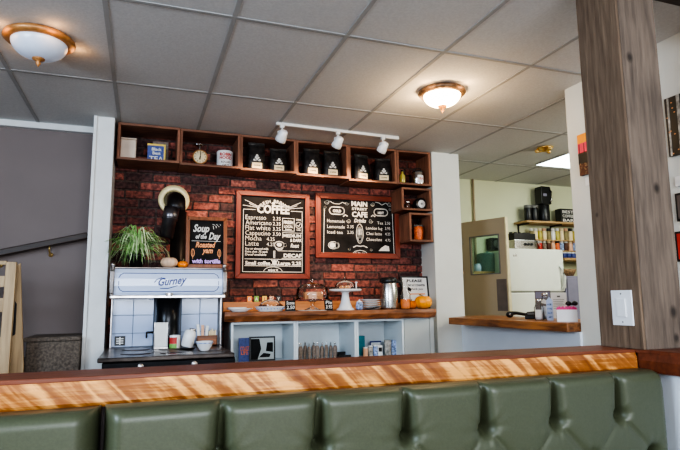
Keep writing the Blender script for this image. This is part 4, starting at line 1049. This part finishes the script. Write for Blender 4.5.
# glass jars
for (px, py, wpx, hpx, lab) in ((539.5, 320.5, 9, 21, 'clear glass jar with lid beside the phone base'), (546, 320.2, 9, 27, 'taller clear glass bottle right of the lidded jar')):
    p = pc_(px, py); r = S_(wpx, p)/2; h = S_(hpx, p)
    t = thing('glass_jar', lab, 'jar', back(p, r), FR)
    MB().lathe([(r*.9, 0), (r, .006), (r, h*.6), (r*.6, h*.78), (r*.55, h*.9)], n=24).build('glass_body', 'glass', t)
    MB().lathe([(r*.6, h*.88), (r*.66, h*.9), (r*.62, h), (0, h)], n=20).build('lid', 'steel', t)
    g = MB(); band(g, r*1.02, -.9, .6, h*.15, h*.5); g.build('label', 'whitep', t)
    MB().lathe([(r*.8, .006), (r*.85, .02), (r*.8, h*.35), (0, h*.35)], n=20).build('contents', 'white', t)
p = pc_(550.5, 320.5)
t = thing('drink_carton', 'narrow light blue carton left of the pink topped box', 'carton', back(p, .005), FR); w = S_(6, p)/2; h = S_(23, p)
MB().box(-w, w, 0, .05, 0, h*.85).prism([(-w, h*.85), (w, h*.85), (0, h)], 0, .05).build('carton_body', 'tile', t, .001)
g = MB()
for k in range(4): g.box(-w*.7, w*.7, -.001, 0, h*(.1+.18*k), h*(.18+.18*k))
g.build('blue_print', 'bluew', t)
p = pc_(544, 318.2); w = S_(15, p)/2; h = S_(27, p)
t = thing('brochure', 'dark photo brochure standing behind the glass jars', 'brochure', back(p, .06), FR, radians(-5))
MB().box(-w, w, 0, .004, 0, h).build('sheet', 'kick', t)
MB().box(-w*.9, w*.9, -.001, 0, h*.72, h*.96).build('header', 'purplegrey', t); MB().prism([(-w*.3, h*.55), (w*.7, h*.5), (w*.8, h*.62), (0, h*.7)], -.002, 0).build('photo_patch', 'whitep', t)
p = pc_(560, 318.5); w = S_(14.5, p)/2; h = S_(25.5, p)
t = thing('notice_card', 'pale card with small printed text standing behind the pink topped box', 'card', back(p, .06), FR, radians(-5))
MB().box(-w, w, 0, .004, 0, h).build('card', 'whitep', t)
g = MB()
for k in range(6): g.box(-w*.75, w*(.7-.1*(k % 3)), -.001, 0, h*(.72-.07*k), h*(.735-.07*k))
g.box(-w*.2, w*.2, -.001, 0, h*.82, h*.88).build('printed_lines', 'gasket', t)
p = pc_(567.5, 322); w = S_(19, p)/2; h = S_(12, p)
t = thing('tea_box', 'white box with bright pink top on the pass-through counter', 'box', back(p, .005), FR)
MB().box(-w, w, 0, .10, 0, h).build('box_body', 'white', t, .003)
g = MB().box(-w, w, .002, .10, h, h+.008)
for k in range(11): x = -w+.01+k*(2*w-.02)/10; g.box(x-.006, x+.006, .0, .09, h+.008, h+.016+.006*(k % 2))
g.build('pink_packets', 'pink', t)
p = pc_(573.5, 318)
t = thing('sunglasses', 'dark folded sunglasses on top of the pink topped box', 'sunglasses', back(pc_(573, 322), .06)+Vector((0, 0, h+.025)), FR)
MB().ball((-.02, 0, .016), (.020, .016, .016), 14).ball((.02, 0, .016), (.020, .016, .016), 14).build('lenses', 'black', t)
MB().tube([(-.04, .01, .012), (0, .04, .008), (.035, .03, .008)], .004, 6).build('temples', 'black', t)
# ------------------------------------------------------------------ kitchen
# swing door
A = Vector((3.375, 5.30)); B = Vector((3.570, 4.77)); L = (B-A).length; an = math.atan2(B.y-A.y, B.x-A.x)
t = thing('kitchen_door', 'taupe kitchen door with square window standing ajar', 'door', (A.x, A.y, 0), an); H = 2.005
def dl(px):   # column -> distance along the door leaf
    lo, hi = 0, L
    for _ in range(30):
        mdl = (lo+hi)/2; q = A+(B-A)*(mdl/L); dd = Vector((q.x, q.y, 1.5-CAMZ)); 
        if 340+FPX*dd.dot(R_)/dd.dot(F_) < px: lo = mdl
        else: hi = mdl
    return lo
w0, w1 = dl(471.5), dl(499.5)
def dz(px, py):
    q = A+(B-A)*(dl(px)/L); return Wp(px, py, q.y).z
z0, z1 = dz(485, 273.5), dz(485, 236.5)
MB().box(0, L, 0, .04, .01, z0).box(0, L, 0, .04, z1, H).box(0, w0, 0, .04, z0, z1).box(w1, L, 0, .04, z0, z1).build('leaf', 'doorp', t)
MB().box(L, L+.012, 0, .042, .01, H).build('edge_strip', 'dooredge', t)
g = MB().box(w0-.012, w1+.012, -.006, .0, z0-.012, z0).box(w0-.012, w1+.012, -.006, 0, z1, z1+.012).box(w0-.012, w0, -.006, 0, z0, z1).box(w1, w1+.012, -.006, 0, z0, z1)
wf = g.build('window_frame', 'gasket', t)
MB().box(w0, w1, .015, .020, z0, z1).build('pane', 'glassd', wf)
MB().box(L-.13, L-.01, -.004, 0, dz(502, 311), dz(502, 279)).build('push_plate', 'kick', t)
MB().box(-.02, .02, -.01, .0, 1.75, 1.83).box(-.02, .02, -.01, 0, .3, .38).build('hinge', 'steel', t)
# behind the door window: shelf with pot and black radio
p = Wp(486, 272, 5.40)
tag(MB().box(3.30, 3.98, 5.28, 5.495, p.z-.03, p.z).build('wall_shelf', 'kitshelf', None, .003), 'wooden wall shelf seen through the kitchen door window', 'shelf')
q = on(488, 5.39, p.z)
t = thing('stock_pot', 'teal grey enamel pot seen through the door window', 'pot', q); r = pxw(18, 488, 5.39)/2*1.0; h = Wp(488, 253, 5.39).z-p.z
MB().lathe([(r*.95, 0), (r, .006), (r, h-.02), (r*1.03, h-.016)], n=28).build('pot_body', 'tealg', t); MB().lathe([(r*1.03, h-.016), (r*.6, h), (.012, h+.004), (.016, h+.02), (0, h+.022)], n=28).build('lid', 'tealg', t)
q = on(477.5, 5.36, p.z)
t = thing('enamel_jug', 'small pale jug left of the pot behind the door window', 'jug', q); 
MB().lathe([(.035, 0), (.045, .01), (.045, .06), (.034, .085), (.038, .09)], n=20).build('jug_body', 'tile', t); MB().tube([(.04, 0, .075), (.065, 0, .065), (.06, 0, .03), (.043, 0, .02)], .005, 8).build('handle', 'tile', t)
q = on(496, 5.44, 1.5); zq = Wp(494, 250, 5.44).z
t = thing('wall_speaker', 'small black speaker on the wall behind the door window', 'speaker', (q.x, 5.44, zq))
MB().box(-.08, .08, -.04, .058, 0, .14).build('case', 'black', t, .006); MB().lathe([(.05, 0), (.045, .006), (.01, .002)], n=20, T=Matrix.Translation((0, -.04, .07)) @ Matrix.Rotation(radians(90), 4, 'X')).build('cone', 'gasket', t)
# fridge
FY = 5.00
fx0, fx1 = on(509.5, FY, 1.5).x, on(564, FY, 1.5).x; fz = Wp(536, 249, FY).z; fm = Wp(536, 292, FY).z
t = thing('refrigerator', 'cream white top freezer refrigerator behind the pass-through', 'refrigerator', (fx0, FY, 0)); w = fx1-fx0
MB().box(.004, w-.004, .06, .49, .02, fz-.008).build('cabinet', 'fridge', t, .008)
fd = MB().box(0, w, 0, .056, fm+.006, fz).build('freezer_door', 'fridge', t, .014, 4)
rd = MB().box(0, w, 0, .056, .08, fm-.006).build('fridge_door', 'fridge', t, .014, 4)
MB().box(.01, w-.01, .02, .06, fm-.008, fm+.008).build('door_gap', 'gasket', t)
MB().box(.02, w-.02, .03, .06, .0, .08).build('toe_grille', 'gasket', t)
hx = w-.045
MB().tube([(hx, 0, fm+.03), (hx, -.035, fm+.05), (hx+.005, -.04, fm+.17), (hx-.01, -.03, fm+.27), (hx-.02, 0, fm+.30)], [.014, .018, .019, .018, .014], 10).build('handle', 'fridge', fd)
MB().tube([(hx, 0, fm-.03), (hx, -.035, fm-.05), (hx, -.04, fm-.30), (hx, 0, fm-.33)], .013, 10).build('handle', 'fridge', rd)
MB().box(.055, .105, -.003, .002, fz-.09, fz-.06).build('badge', 'steel', fd, .002)
# espresso machine on fridge
q = on(520.5, FY+.2, fz); w = pxw(22, 520, FY+.2)/2; h = Wp(520, 232.5, FY+.2).z-fz
t = thing('coffee_machine', 'black and silver coffee machine standing on the refrigerator', 'coffee machine', (q.x, FY+.2, fz))
MB().box(-w, w, -.10, .15, 0, h*.55).build('lower_body', 'steel', t, .008)
g = MB().box(-w*.98, w*.98, -.09, .15, h*.55, h*.9)
for k in range(5): g.cyl((-w*.8+k*w*.4, 0), .022, h*.9, h, 12)
g.build('upper_body', 'black', t, .004)
for k in range(3): MB().lathe([(.016, 0), (.016, .012), (.010, .018), (0, .018)], n=14, T=Matrix.Translation((-.01+k*.045, -.10, h*.3)) @ Matrix.Rotation(radians(90), 4, 'X')).build('knob', 'black', t)
MB().tube([(w*.75, -.1, h*.45), (w*.9, -.14, h*.5), (w*1.0, -.15, h*.2)], .006, 8).build('steam_wand', 'chrome', t)
# top kitchen shelf with airpots
SY = 5.36
sz_ = Wp(548, 222.5, SY).z
x0, x1 = on(521, SY, sz_).x, on(590, SY, sz_).x
t = thing('wall_shelf', 'long wooden kitchen wall shelf above the refrigerator', 'shelf', (0, 0, 0))
MB().box(x0, x1, SY-.10, 5.497, sz_-.022, sz_).build('plank', 'kitshelf', t, .002)
for xx in (x0+.06, (x0+x1)/2+.02): MB().box(xx-.008, xx+.008, SY-.06, 5.497, sz_-.04, sz_-.022).box(xx-.008, xx+.008, 5.485, 5.497, sz_-.16, sz_-.04).build('bracket', 'black', t)
def onS(px, dy=0): return Vector((on(px, SY+dy, sz_).x, SY+dy, sz_))
for px, lab in ((528.5, 'short black canister at the left end of the kitchen shelf'), (535, 'second short black canister beside the tall coffee dispenser')):
    t = thing('black_canister', lab, 'canister', onS(px), group='short black canisters on the kitchen shelf'); r = pxw(6.6, px, SY)/2; h = Wp(px, 205.5, SY).z-sz_
    MB().lathe([(r*.9, 0), (r*.96, .004), (r*.96, h*.82), (r*.92, h*.84)], n=24).build('body', 'black', t); MB().lathe([(r*.99, h*.83), (r, h*.86), (r*.99, h), (0, h)], n=24).build('lid', 'gasket', t)
t = thing('coffee_dispenser', 'tall black coffee dispenser on the kitchen shelf', 'dispenser', onS(544.5)); w = pxw(12.5, 544, SY)/2*.82; h = Wp(544, 187.5, SY).z-sz_
MB().lathe([(w*.85, 0), (w*.9, .006), (w*.9, h*.48), (w*.8, h*.5)], n=24).build('lower_body', 'black', t)
MB().box(-w*.98, w*.98, -w*.8, w*.8, h*.5, h*.95).prism([(-w*.98, h*.95), (w*.98, h*.95), (w*.8, h), (-w*.85, h)], -w*.8, w*.8).build('upper_body', 'black', t, .006)
MB().tube([(w*.7, -w*.85, h*.9), (w*.72, -w*1.2, h*.85), (w*.66, -w*1.2, h*.58), (w*.6, -w*.85, h*.53)], .008, 8).build('handle', 'steel', t)
MB().box(-w*.6, w*.1, -w*.82, -w*.79, h*.72, h*.80).build('badge', 'purplegrey', t)
t = thing('printed_box', 'small black and white printed box at the right of the kitchen shelf', 'box', onS(565.5)); w = pxw(14, 565, SY)/2; h = Wp(565, 209.5, SY).z-sz_
MB().box(-w, w, -.05, .05, 0, h).build('box_body', 'black', t, .002)
g = MB()
for k in range(3): g.text(['BEST', 'COFFEE', 'BAR'][k], 0, h*(.68-.3*k), h*.28, -.0515, 0, 'CENTER', .0008, 0, w*1.6)
g.build('lettering', 'chalk', t)
# spice shelves
for row, (pyb, pyt, lab) in enumerate(((240.3, 228.5, 'upper'), (250.6, 241, 'lower'))):
    zz = Wp(552, pyb, 5.42).z; xx0, xx1 = on(529, 5.42, zz).x, on(590, 5.42, zz).x
    tag(MB().box(xx0, xx1, 5.37, 5.497, zz-.012, zz).build('spice_shelf', 'kitshelf', None, .001), '%s thin wooden spice shelf on the kitchen wall' % lab, 'shelf')
    n = 11
    colset = [['stem', 'cream', 'yellowoil', 'cream', 'stem', 'whitep', 'yellowoil', 'cream', 'stem', 'cream', 'yellowoil'], ['peach', 'choc', 'red', 'greypaper', 'choc', 'peach', 'redor', 'bluew', 'choc', 'peach', 'bluew']][row]
    pr0 = None
    for k in range(n):
        px = 531.5+k*4.35; r = pxw(3.7, px, 5.42)/2; h = Wp(px, pyt, 5.42).z-zz
        t = thing('spice_jar', '%s jar from the left on the %s spice shelf' % ((ordn+['tenth', 'eleventh'])[k], lab), 'jar', (on(px, 5.42, zz).x, 5.42, zz), group='spice jars on the kitchen wall')
        t['label'] = 'small spice jar, '+t['label']
        MB().lathe([(r*.9, 0), (r, .003), (r, h*.7), (r*.7, h*.8)], n=12).build('body', colset[k], t)
        MB().lathe([(r*.8, h*.78), (r*.8, h), (0, h)], n=12).build('cap', ['whitep', 'peach', 'whitep', 'black', 'cream'][(k*2+row) % 5], t)
# blue containers low shelf
zz = Wp(566, 258.3, 5.30).z
tag(MB().box(on(560, 5.3, zz).x, on(590, 5.3, zz).x, 5.22, 5.497, zz-.03, zz).build('low_shelf', 'kitshelf', None, .002), 'short wooden shelf right of the refrigerator', 'shelf')
for k in range(4):
    px = 564.5+k*4.3; t = thing('small_container', 'blue and white container, %s from left beside the refrigerator' % ordn[k], 'container', (on(px, 5.28, zz).x, 5.28, zz), group='blue containers right of the refrigerator')
    r = pxw(3.8, px, 5.28)/2; MB().lathe([(r*.9, 0), (r, .003), (r, .055), (r*.9, .058)], n=14).build('body', 'navy', t); MB().cyl((0, 0), r*.95, .058, .072, 14).build('lid', 'whitep', t)
# purple-grey cabinet and basket
gy = 5.02; gz = Wp(572, 276, gy).z; gx0 = on(566.5, gy, 1.1).x
t = thing('grey_cabinet', 'purple grey metal cabinet right of the refrigerator', 'cabinet', (gx0, gy, 0))
MB().box(0, .5, 0, .45, 0, gz).build('carcass', 'purplegrey', t, .006); MB().box(.02, .48, -.016, 0, .05, gz-.03).build('door', 'purplegrey', t, .004)
t = thing('wicker_basket', 'brown wicker basket on the purple grey cabinet', 'basket', (gx0+.16, gy+.16, gz))
MB().lathe([(.08, 0), (.11, .05), (.12, .085), (.11, .085), (.08, .02), (0, .01)], n=28).build('basket_body', 'wicker', t); MB().tube([(-.11, 0, .08), (-.14, 0, .09), (-.13, 0, .05), (-.10, 0, .045)], .006, 8).build('handle', 'wicker', t)
# ceiling panel light + brass fitting
t = thing('panel_light', 'bright square ceiling panel light in the kitchen', 'ceiling light', (4.05, 4.38, CEIL))
MB().box(-.145, .75, -.25, .262, -.012, -.0065).build('frame', 'white', t); MB().box(-.135, .74, -.24, .252, -.014, -.012).build('diffuser', 'panel', t)
p = Hp(545, 149, CEIL-.02)
t = thing('brass_fitting', 'small brass ceiling fitting near the kitchen light panel', 'ceiling light', (p.x, p.y, CEIL))
MB().lathe([(.075, -.007), (.07, -.022), (.03, -.028), (.028, -.045)], n=24).build('canopy', 'brass', t)
for k in range(3):
    a = 2*pi*k/3+.4; MB().tube([(0, 0, -.035), (.06*cos(a), .06*sin(a), -.045), (.07*cos(a), .07*sin(a), -.03)], .008, 8).lathe([(.012, -.05), (.02, -.035), (.016, -.022)], (.075*cos(a), .075*sin(a), 0), 12).build('arm', 'brass', t)
# ------------------------------------------------------------------ art on right wall
WX = 2.69
def yX(px, py): return Xp(px, py, WX)
a = yX(579.5, 136); b = yX(582, 176.5); 
t = thing('sunset_painting', 'small canvas of an orange and pink sunset beside the post', 'painting', (WX-.001, a.y, b.z), radians(-90)); w = .36; h = a.z-b.z
MB().box(0, w, -.02, 0, 0, h).build('canvas', 'choc', t, .001)
MB().box(.0, w, -.0215, -.02, h*.78, h).build('orange_sky', 'sky1', t); MB().box(0, w, -.0215, -.02, h*.55, h*.78).build('pink_sky', 'sky2', t)
rng = random.Random(2); g = MB().prism([(0, h*.28), (w, h*.28), (w, h*.56), (w*.8, h*.58), (w*.6, h*.52), (w*.4, h*.55), (w*.2, h*.5), (0, h*.54)], -.022, -.0215)
for k in range(9): x = .01+k*.04; g.box(x, x+.006, -.0222, -.0216, h*.5, h*(.62+.15*rng.random()))
g.build('tree_line', 'black', t)
g = MB()
for k in range(70): g.ball((w*rng.random(), -.0215, h*.27*rng.random()+.003), (.007, .002, .006), 6)
g.build('foreground_flecks', 'wicker', t)
a = yX(585.5, 177.5); b = yX(593, 184)
t = thing('caption_card', 'small white caption card below the sunset painting', 'card', (WX-.001, a.y, b.z), radians(-90))
MB().box(0, .085, -.003, 0, 0, a.z-b.z-.003).build('card', 'whitep', t)
a = yX(666.5, 100); b = yX(669, 158)
t = thing('birch_painting', 'dark painting of pale birch trunks right of the post', 'painting', (WX-.001, a.y, b.z), radians(-90)); h = a.z-b.z; w = .5
MB().box(0, w, -.02, 0, 0, h).build('canvas', 'black', t, .001)
g = MB()
for k in range(9):
    x = .012+k*.055+.008*sin(k*3); ww = .010+.006*(k % 3); g.prism([(x, 0), (x+ww, 0), (x+ww+.006, h), (x+.004, h)], -.0215, -.02)
g.build('birch_trunks', 'birch', t)
g = MB()
for k in range(60): g.ball((w*rng.random(), -.0215, h*rng.random()), (.006, .002, .004), 6)
g.build('leaf_flecks', 'caramel', t)
for (pa_, pb_, mt, lab) in ((177, 187, 'whitep', 'small white caption card below the birch painting'), (194, 222, 'kick', 'dark brown picture right of the post below the birch painting'), (232, 262, 'red', 'dark red picture low on the wall right of the post')):
    a = yX(676.5, pa_); b = yX(677.5, pb_)
    t = thing('wall_picture', lab, 'picture', (WX-.001, a.y, b.z), radians(-90)); w = .28 if pa_ > 190 else .08; h = a.z-b.z
    MB().box(0, w, -.014, 0, 0, h).build('backing', 'black' if pa_ > 190 else 'whitep', t, .001); MB().box(.012, w-.012, -.016, -.014, .012, h-.012).build('image', mt, t)
# ------------------------------------------------------------------ post, ledge, bench
kn = [Wp(657, 188, 1.608), Wp(674, 312, 1.608), Wp(677, 338, 1.608), Wp(630, 57, 1.608), Wp(655, 283, 1.608)]
k2 = Xp(598, 215, 1.822)
PX0, PX1, PY0, PY1 = 1.822, 2.03, 1.61, 1.815
kk = [(kn[0].x, kn[0].y, kn[0].z, .022), (kn[1].x, kn[1].y, kn[1].z, .024), (kn[2].x, kn[2].y, kn[2].z, .018), (kn[3].x, kn[3].y, kn[3].z, .022), (k2.x, k2.y, k2.z, .012)]
M['post'] = wood('rough_sawn_grey_post', (.060, .044, .034), (.190, .142, .108), 2, 5, .9, .9, (.28, .72), kk, rings=11)
M['postL'] = wood('rough_sawn_brown_plank', (.080, .050, .033), (.215, .148, .098), 2, 5, .9, .9, (.28, .72), kk[4:], rings=11)
ZL = .95
t = thing('wooden_post', 'thick rough sawn timber post standing on the ledge', 'post', (0, 0, 0))
MB().box(PX0+.006, PX1, PY0, PY1, ZL, CEIL-.001).build('front_timber', 'post', t, .003)
MB().box(PX0-.006, PX0+.006, PY0+.002, PY1+.01, ZL, CEIL-.001).build('side_plank', 'postL', t, .003)
# light switch on the post's left face
sx = PX0-.0065
c1 = Xp(611.5, 290.5, sx); c2 = Xp(632, 291, sx); c3 = Xp(615, 325, sx)
z0, z1 = c3.z, c1.z; y0, y1 = min(c2.y, PY1), c1.y
t = thing('light_switch', 'white double screw light switch plate on the timber post', 'light switch', (sx, y1, z0), radians(-90)); w = y1-y0; h = z1-z0
MB().box(0, w, -.006, 0, 0, h).build('plate', 'white', t, .002)
MB().box(w*.28, w*.72, -.011, -.006, h*.24, h*.76).build('toggle', 'white', t, .002)
MB().ball((w/2, -.006, h*.9), .0035, 8).ball((w/2, -.006, h*.1), .0035, 8).build('screws', 'gasket', t)
# ledge
t = thing('wooden_ledge', 'figured golden brown timber ledge behind the green bench', 'ledge', (0, 0, 0))
def ledge_front(x): return 1.690-.030*max(0, (x-.3))/1.4
fx = [-1.6+i*.1 for i in range(34)]+[1.815]
def ed(x): return .003*sin(x*9)+.002*sin(x*23)
g = MB(); top = [(x, ledge_front(x)+ed(x)) for x in fx]+[(1.785, 1.86), (-1.6, 1.86)]
top = top[:-2]+[(1.815, 1.86), (-1.6, 1.86)]
g.prismz(top, ZL-.014, ZL).build('cap_board', 'cap', t, .003)
g = MB(); vs = []; fs = []
for x in fx:
    y = ledge_front(x)+ed(x)
    vs += [(x, y+.001, ZL-.012), (x, y-.006, ZL-.03), (x, y-.004+.002*sin(x*13), ZL-.07), (x, y+.004, ZL-.083+.002*sin(x*17)), (x, y+.03, ZL-.083), (x, y+.03, ZL-.012)]
n = len(fx)
for i in range(n-1):
    for k in range(6): a = i*6+k; b = i*6+(k+1) % 6; fs.append((a, b, b+6, a+6))
fs += [(0, 1, 2, 3, 4, 5), tuple(reversed(range((n-1)*6, n*6)))]
g.add(vs, fs, 0, False).build('face_board', 'curly', t)
# return ledge toward the viewer on the right
rx0 = 1.79
ry = [(1.828, 1.655), (1.826, 1.40), (1.826, 1.1), (1.826, .6)]
g = MB(); g.prismz([(1.826, .55), (2.045, .55), (2.045, 1.86), (1.817, 1.86), (1.817, 1.66), (1.826, 1.60)], ZL-.014, ZL).build('return_cap', 'cap', t, .003)
g = MB(); vs = []; fs = []
for (x, y) in ry: vs += [(x, y, ZL-.012), (x-.005, y, ZL-.04), (x, y, ZL-.083), (x+.03, y, ZL-.083), (x+.03, y, ZL-.012)]
for i in range(3):
    for k in range(5): a = i*5+k; b = i*5+(k+1) % 5; fs.append((a, b, b+5, a+5))
fs += [(0, 1, 2, 3, 4), (19, 18, 17, 16, 15)]
g.add(vs, fs).build('return_face', 'cap', t)
# half wall under ledge
struct(MB().box(-1.6, 1.84, 1.73, 1.83, 0, ZL-.0145).build('wall_half', 'kick'))
struct(MB().box(1.86, 2.0, .56, 1.80, 0, ZL-.0145).build('wall_return', 'plaster_blue'))
# bench
SP = .2735; S0 = .212
def bench(name, label, x0, x1, seams, zb_=.42, zt_=.884):
    t = thing(name, label, 'bench', (0, 0, 0), group='green tufted bench sections')
    YB = 1.625; ZB = .748; st = .1435
    segs = []
    for s_ in seams:
        segs.append(((s_, 1.0), (s_, ZB), 0))
        segs.append(((s_, ZB), (s_-SP/2, ZB-st), 1)); segs.append(((s_, ZB), (s_+SP/2, ZB-st), 1))
        segs.append(((s_-SP/2, ZB-st), (s_, ZB-2*st), 1)); segs.append(((s_+SP/2, ZB-st), (s_, ZB-2*st), 1))
    btn = [(s_, ZB) for s_ in seams]+[(s_+SP/2, ZB-st) for s_ in seams if s_+SP/2 < x1-.03]+([(seams[0]-SP/2, ZB-st)] if seams else [])
    NX = int((x1-x0)/.0065); NZ = int((zt_-zb_)/.0065)
    vs = []; fs = []
    for j in range(NZ+1):
        z = zb_+(zt_-zb_)*j/NZ
        for i in range(NX+1):
            x = x0+(x1-x0)*i/NX
            d = 1e9
            bul = .115
            fac = 1
            for (ax, az), (bx, bz), kd in segs:
                if abs(x-(ax+bx)/2) > .3: continue
                ux, uz = bx-ax, bz-az; l2 = ux*ux+uz*uz
                tt = max(0, min(1, ((x-ax)*ux+(z-az)*uz)/l2)); q = sqrt((x-ax-ux*tt)**2+(z-az-uz*tt)**2)
                if kd == 0:
                    dep = .35+.65*max(0, min(1, (zt_-z)/(zt_-ZB))); wd_ = .010
                else: dep = (.16 if (bx-ax)*(bz-az) < 0 else .07)*max(.3, 1-tt*.6)*.9; wd_ = .009
                fac = min(fac, 1-dep*exp(-q/wd_))
            for (bx, bz) in btn:
                q = sqrt((x-bx)**2+(z-bz)**2)
                if q < .15:
                    th = math.atan2(z-bz, x-bx)
                    fac = min(fac, 1-1.0*exp(-(q/.016)**1.2)); fac -= .03*exp(-q/.045)*abs(sin(th*6+1))
            # edge rolls
            et = max(0, min(1, (zt_-z)/.03)); e1 = max(0, min(1, (x-x0)/.045)); e2 = max(0, min(1, (x1-x)/.055))
            f = lambda v: sqrt(max(0, 1-(1-v)**2))
            y = YB-bul*max(-.05, fac)*(.72+.28*f(et))*(.15+.85*f(e1))*(.1+.9*f(e2))
            zz = z; 
            xx = x
            if x > x1-.06 and x1 > 1: xx = x-.02*(max(0, z-zt_+.06)/.06)*((x-x1+.06)/.06)   # rounded shoulder
            vs.append((xx, y, zz))
    w = NX+1
    for j in range(NZ):
        for i in range(NX): a = j*w+i; fs.append((a, a+1, a+1+w, a+w))
    # back and sides
    o = len(vs)
    vs += [(x0, 1.675, zb_), (x1, 1.675, zb_), (x1, 1.675, zt_-.012), (x0, 1.675, zt_-.012)]
    fs.append((o+1, o, o+3, o+2))
    fs.append(tuple([o]+[j*w for j in range(NZ+1)]+[o+3])); fs.append(tuple([o+2]+[j*w+NX for j in range(NZ, -1, -1)]+[o+1]))
    fs.append(tuple([o+3]+[NZ*w+i for i in range(NX+1)]+[o+2])); fs.append(tuple([o+1]+[i for i in range(NX, -1, -1)]+[o]))
    MB().add(vs, fs, 0, True).build('backrest', 'leather', t)
    for (bx, bz) in btn:
        if x0+.02 < bx < x1-.02: MB().ball((bx, YB-.004, bz), (.011, .007, .011), 14).build('button', 'leatherd', t)
    MB().box(x0+.003, x1-.003, 1.02, 1.60, .30, .44).build('seat', 'leather', t, .03, 4)
    MB().box(x0+.02, x1-.02, 1.10, 1.68, 0, .30).build('base', 'cap', t, .004)
    return t
bench('tufted_bench', 'long olive green vinyl bench back with deep button tufts', -.079, 1.815, [S0+SP*k for k in range(6)])
bench('tufted_bench', 'smooth left section of the green vinyl bench below the ledge', -1.25, -.091, [-.96, -.66])
# ------------------------------------------------------------------ lights
def area(name, loc, target, size, power, col, sy=None):
    l = bpy.data.lights.new(name, 'AREA'); l.energy = power; l.color = col; l.size = size
    if sy: l.shape = 'RECTANGLE'; l.size_y = sy
    o = bpy.data.objects.new(name, l); C.objects.link(o); o.location = loc
    o.rotation_euler = (Vector(target)-Vector(loc)).to_track_quat('-Z', 'Y').to_euler(); return o
area('window_daylight', (.6, -2.8, 1.85), (1.0, 3, 1.0), 3.2, 190, (.86, .92, 1.0), 1.7)
area('side_window_daylight', (-2.8, .4, 1.9), (2.7, 3.5, .8), 1.6, 115, (.66, .82, 1.0), 1.3)
area('kitchen_fill', (4.6, 2.6, 2.3), (4.2, 5.0, 1.2), 1.4, 46, (1.0, .98, .85), 1.0)  # unseen area lamp added near the ceiling to brighten the kitchen
def point(name, loc, power, col, r=.05):
    l = bpy.data.lights.new(name, 'POINT'); l.energy = power; l.color = col; l.shadow_soft_size = r
    o = bpy.data.objects.new(name, l); C.objects.link(o); o.location = loc; return o
point('dome_light_glow', (1.885, 3.13, CEIL-.24), 9, (1, .68, .36), .06)
for k in range(4):
    a = k*pi/2+.5; point('dome_rim_glow', (1.885+.19*cos(a), 3.13+.19*sin(a), CEIL-.05), .35, (1, .62, .30), .03)
    point('left_dome_rim_glow', (-.565+.20*cos(a), 3.15+.20*sin(a), CEIL-.05), .20, (1, .52, .20), .03)
for k, (loc, aim) in enumerate(heads):
    l = bpy.data.lights.new('track_spot', 'SPOT'); l.energy = 34; l.color = (1, .70, .44); l.spot_size = radians(78); l.spot_blend = .8; l.shadow_soft_size = .025
    o = bpy.data.objects.new('track_spot', l); C.objects.link(o); o.location = loc
    o.rotation_euler = aim.to_track_quat('-Z', 'Y').to_euler()
w = bpy.data.worlds.new('world'); S.world = w; w.use_nodes = True
w.node_tree.nodes['Background'].inputs[0].default_value = (.62, .75, 1.0, 1); w.node_tree.nodes['Background'].inputs[1].default_value = .35
S.view_settings.view_transform = 'AgX'
S.view_settings.look = 'AgX - High Contrast'
S.view_settings.exposure = .30
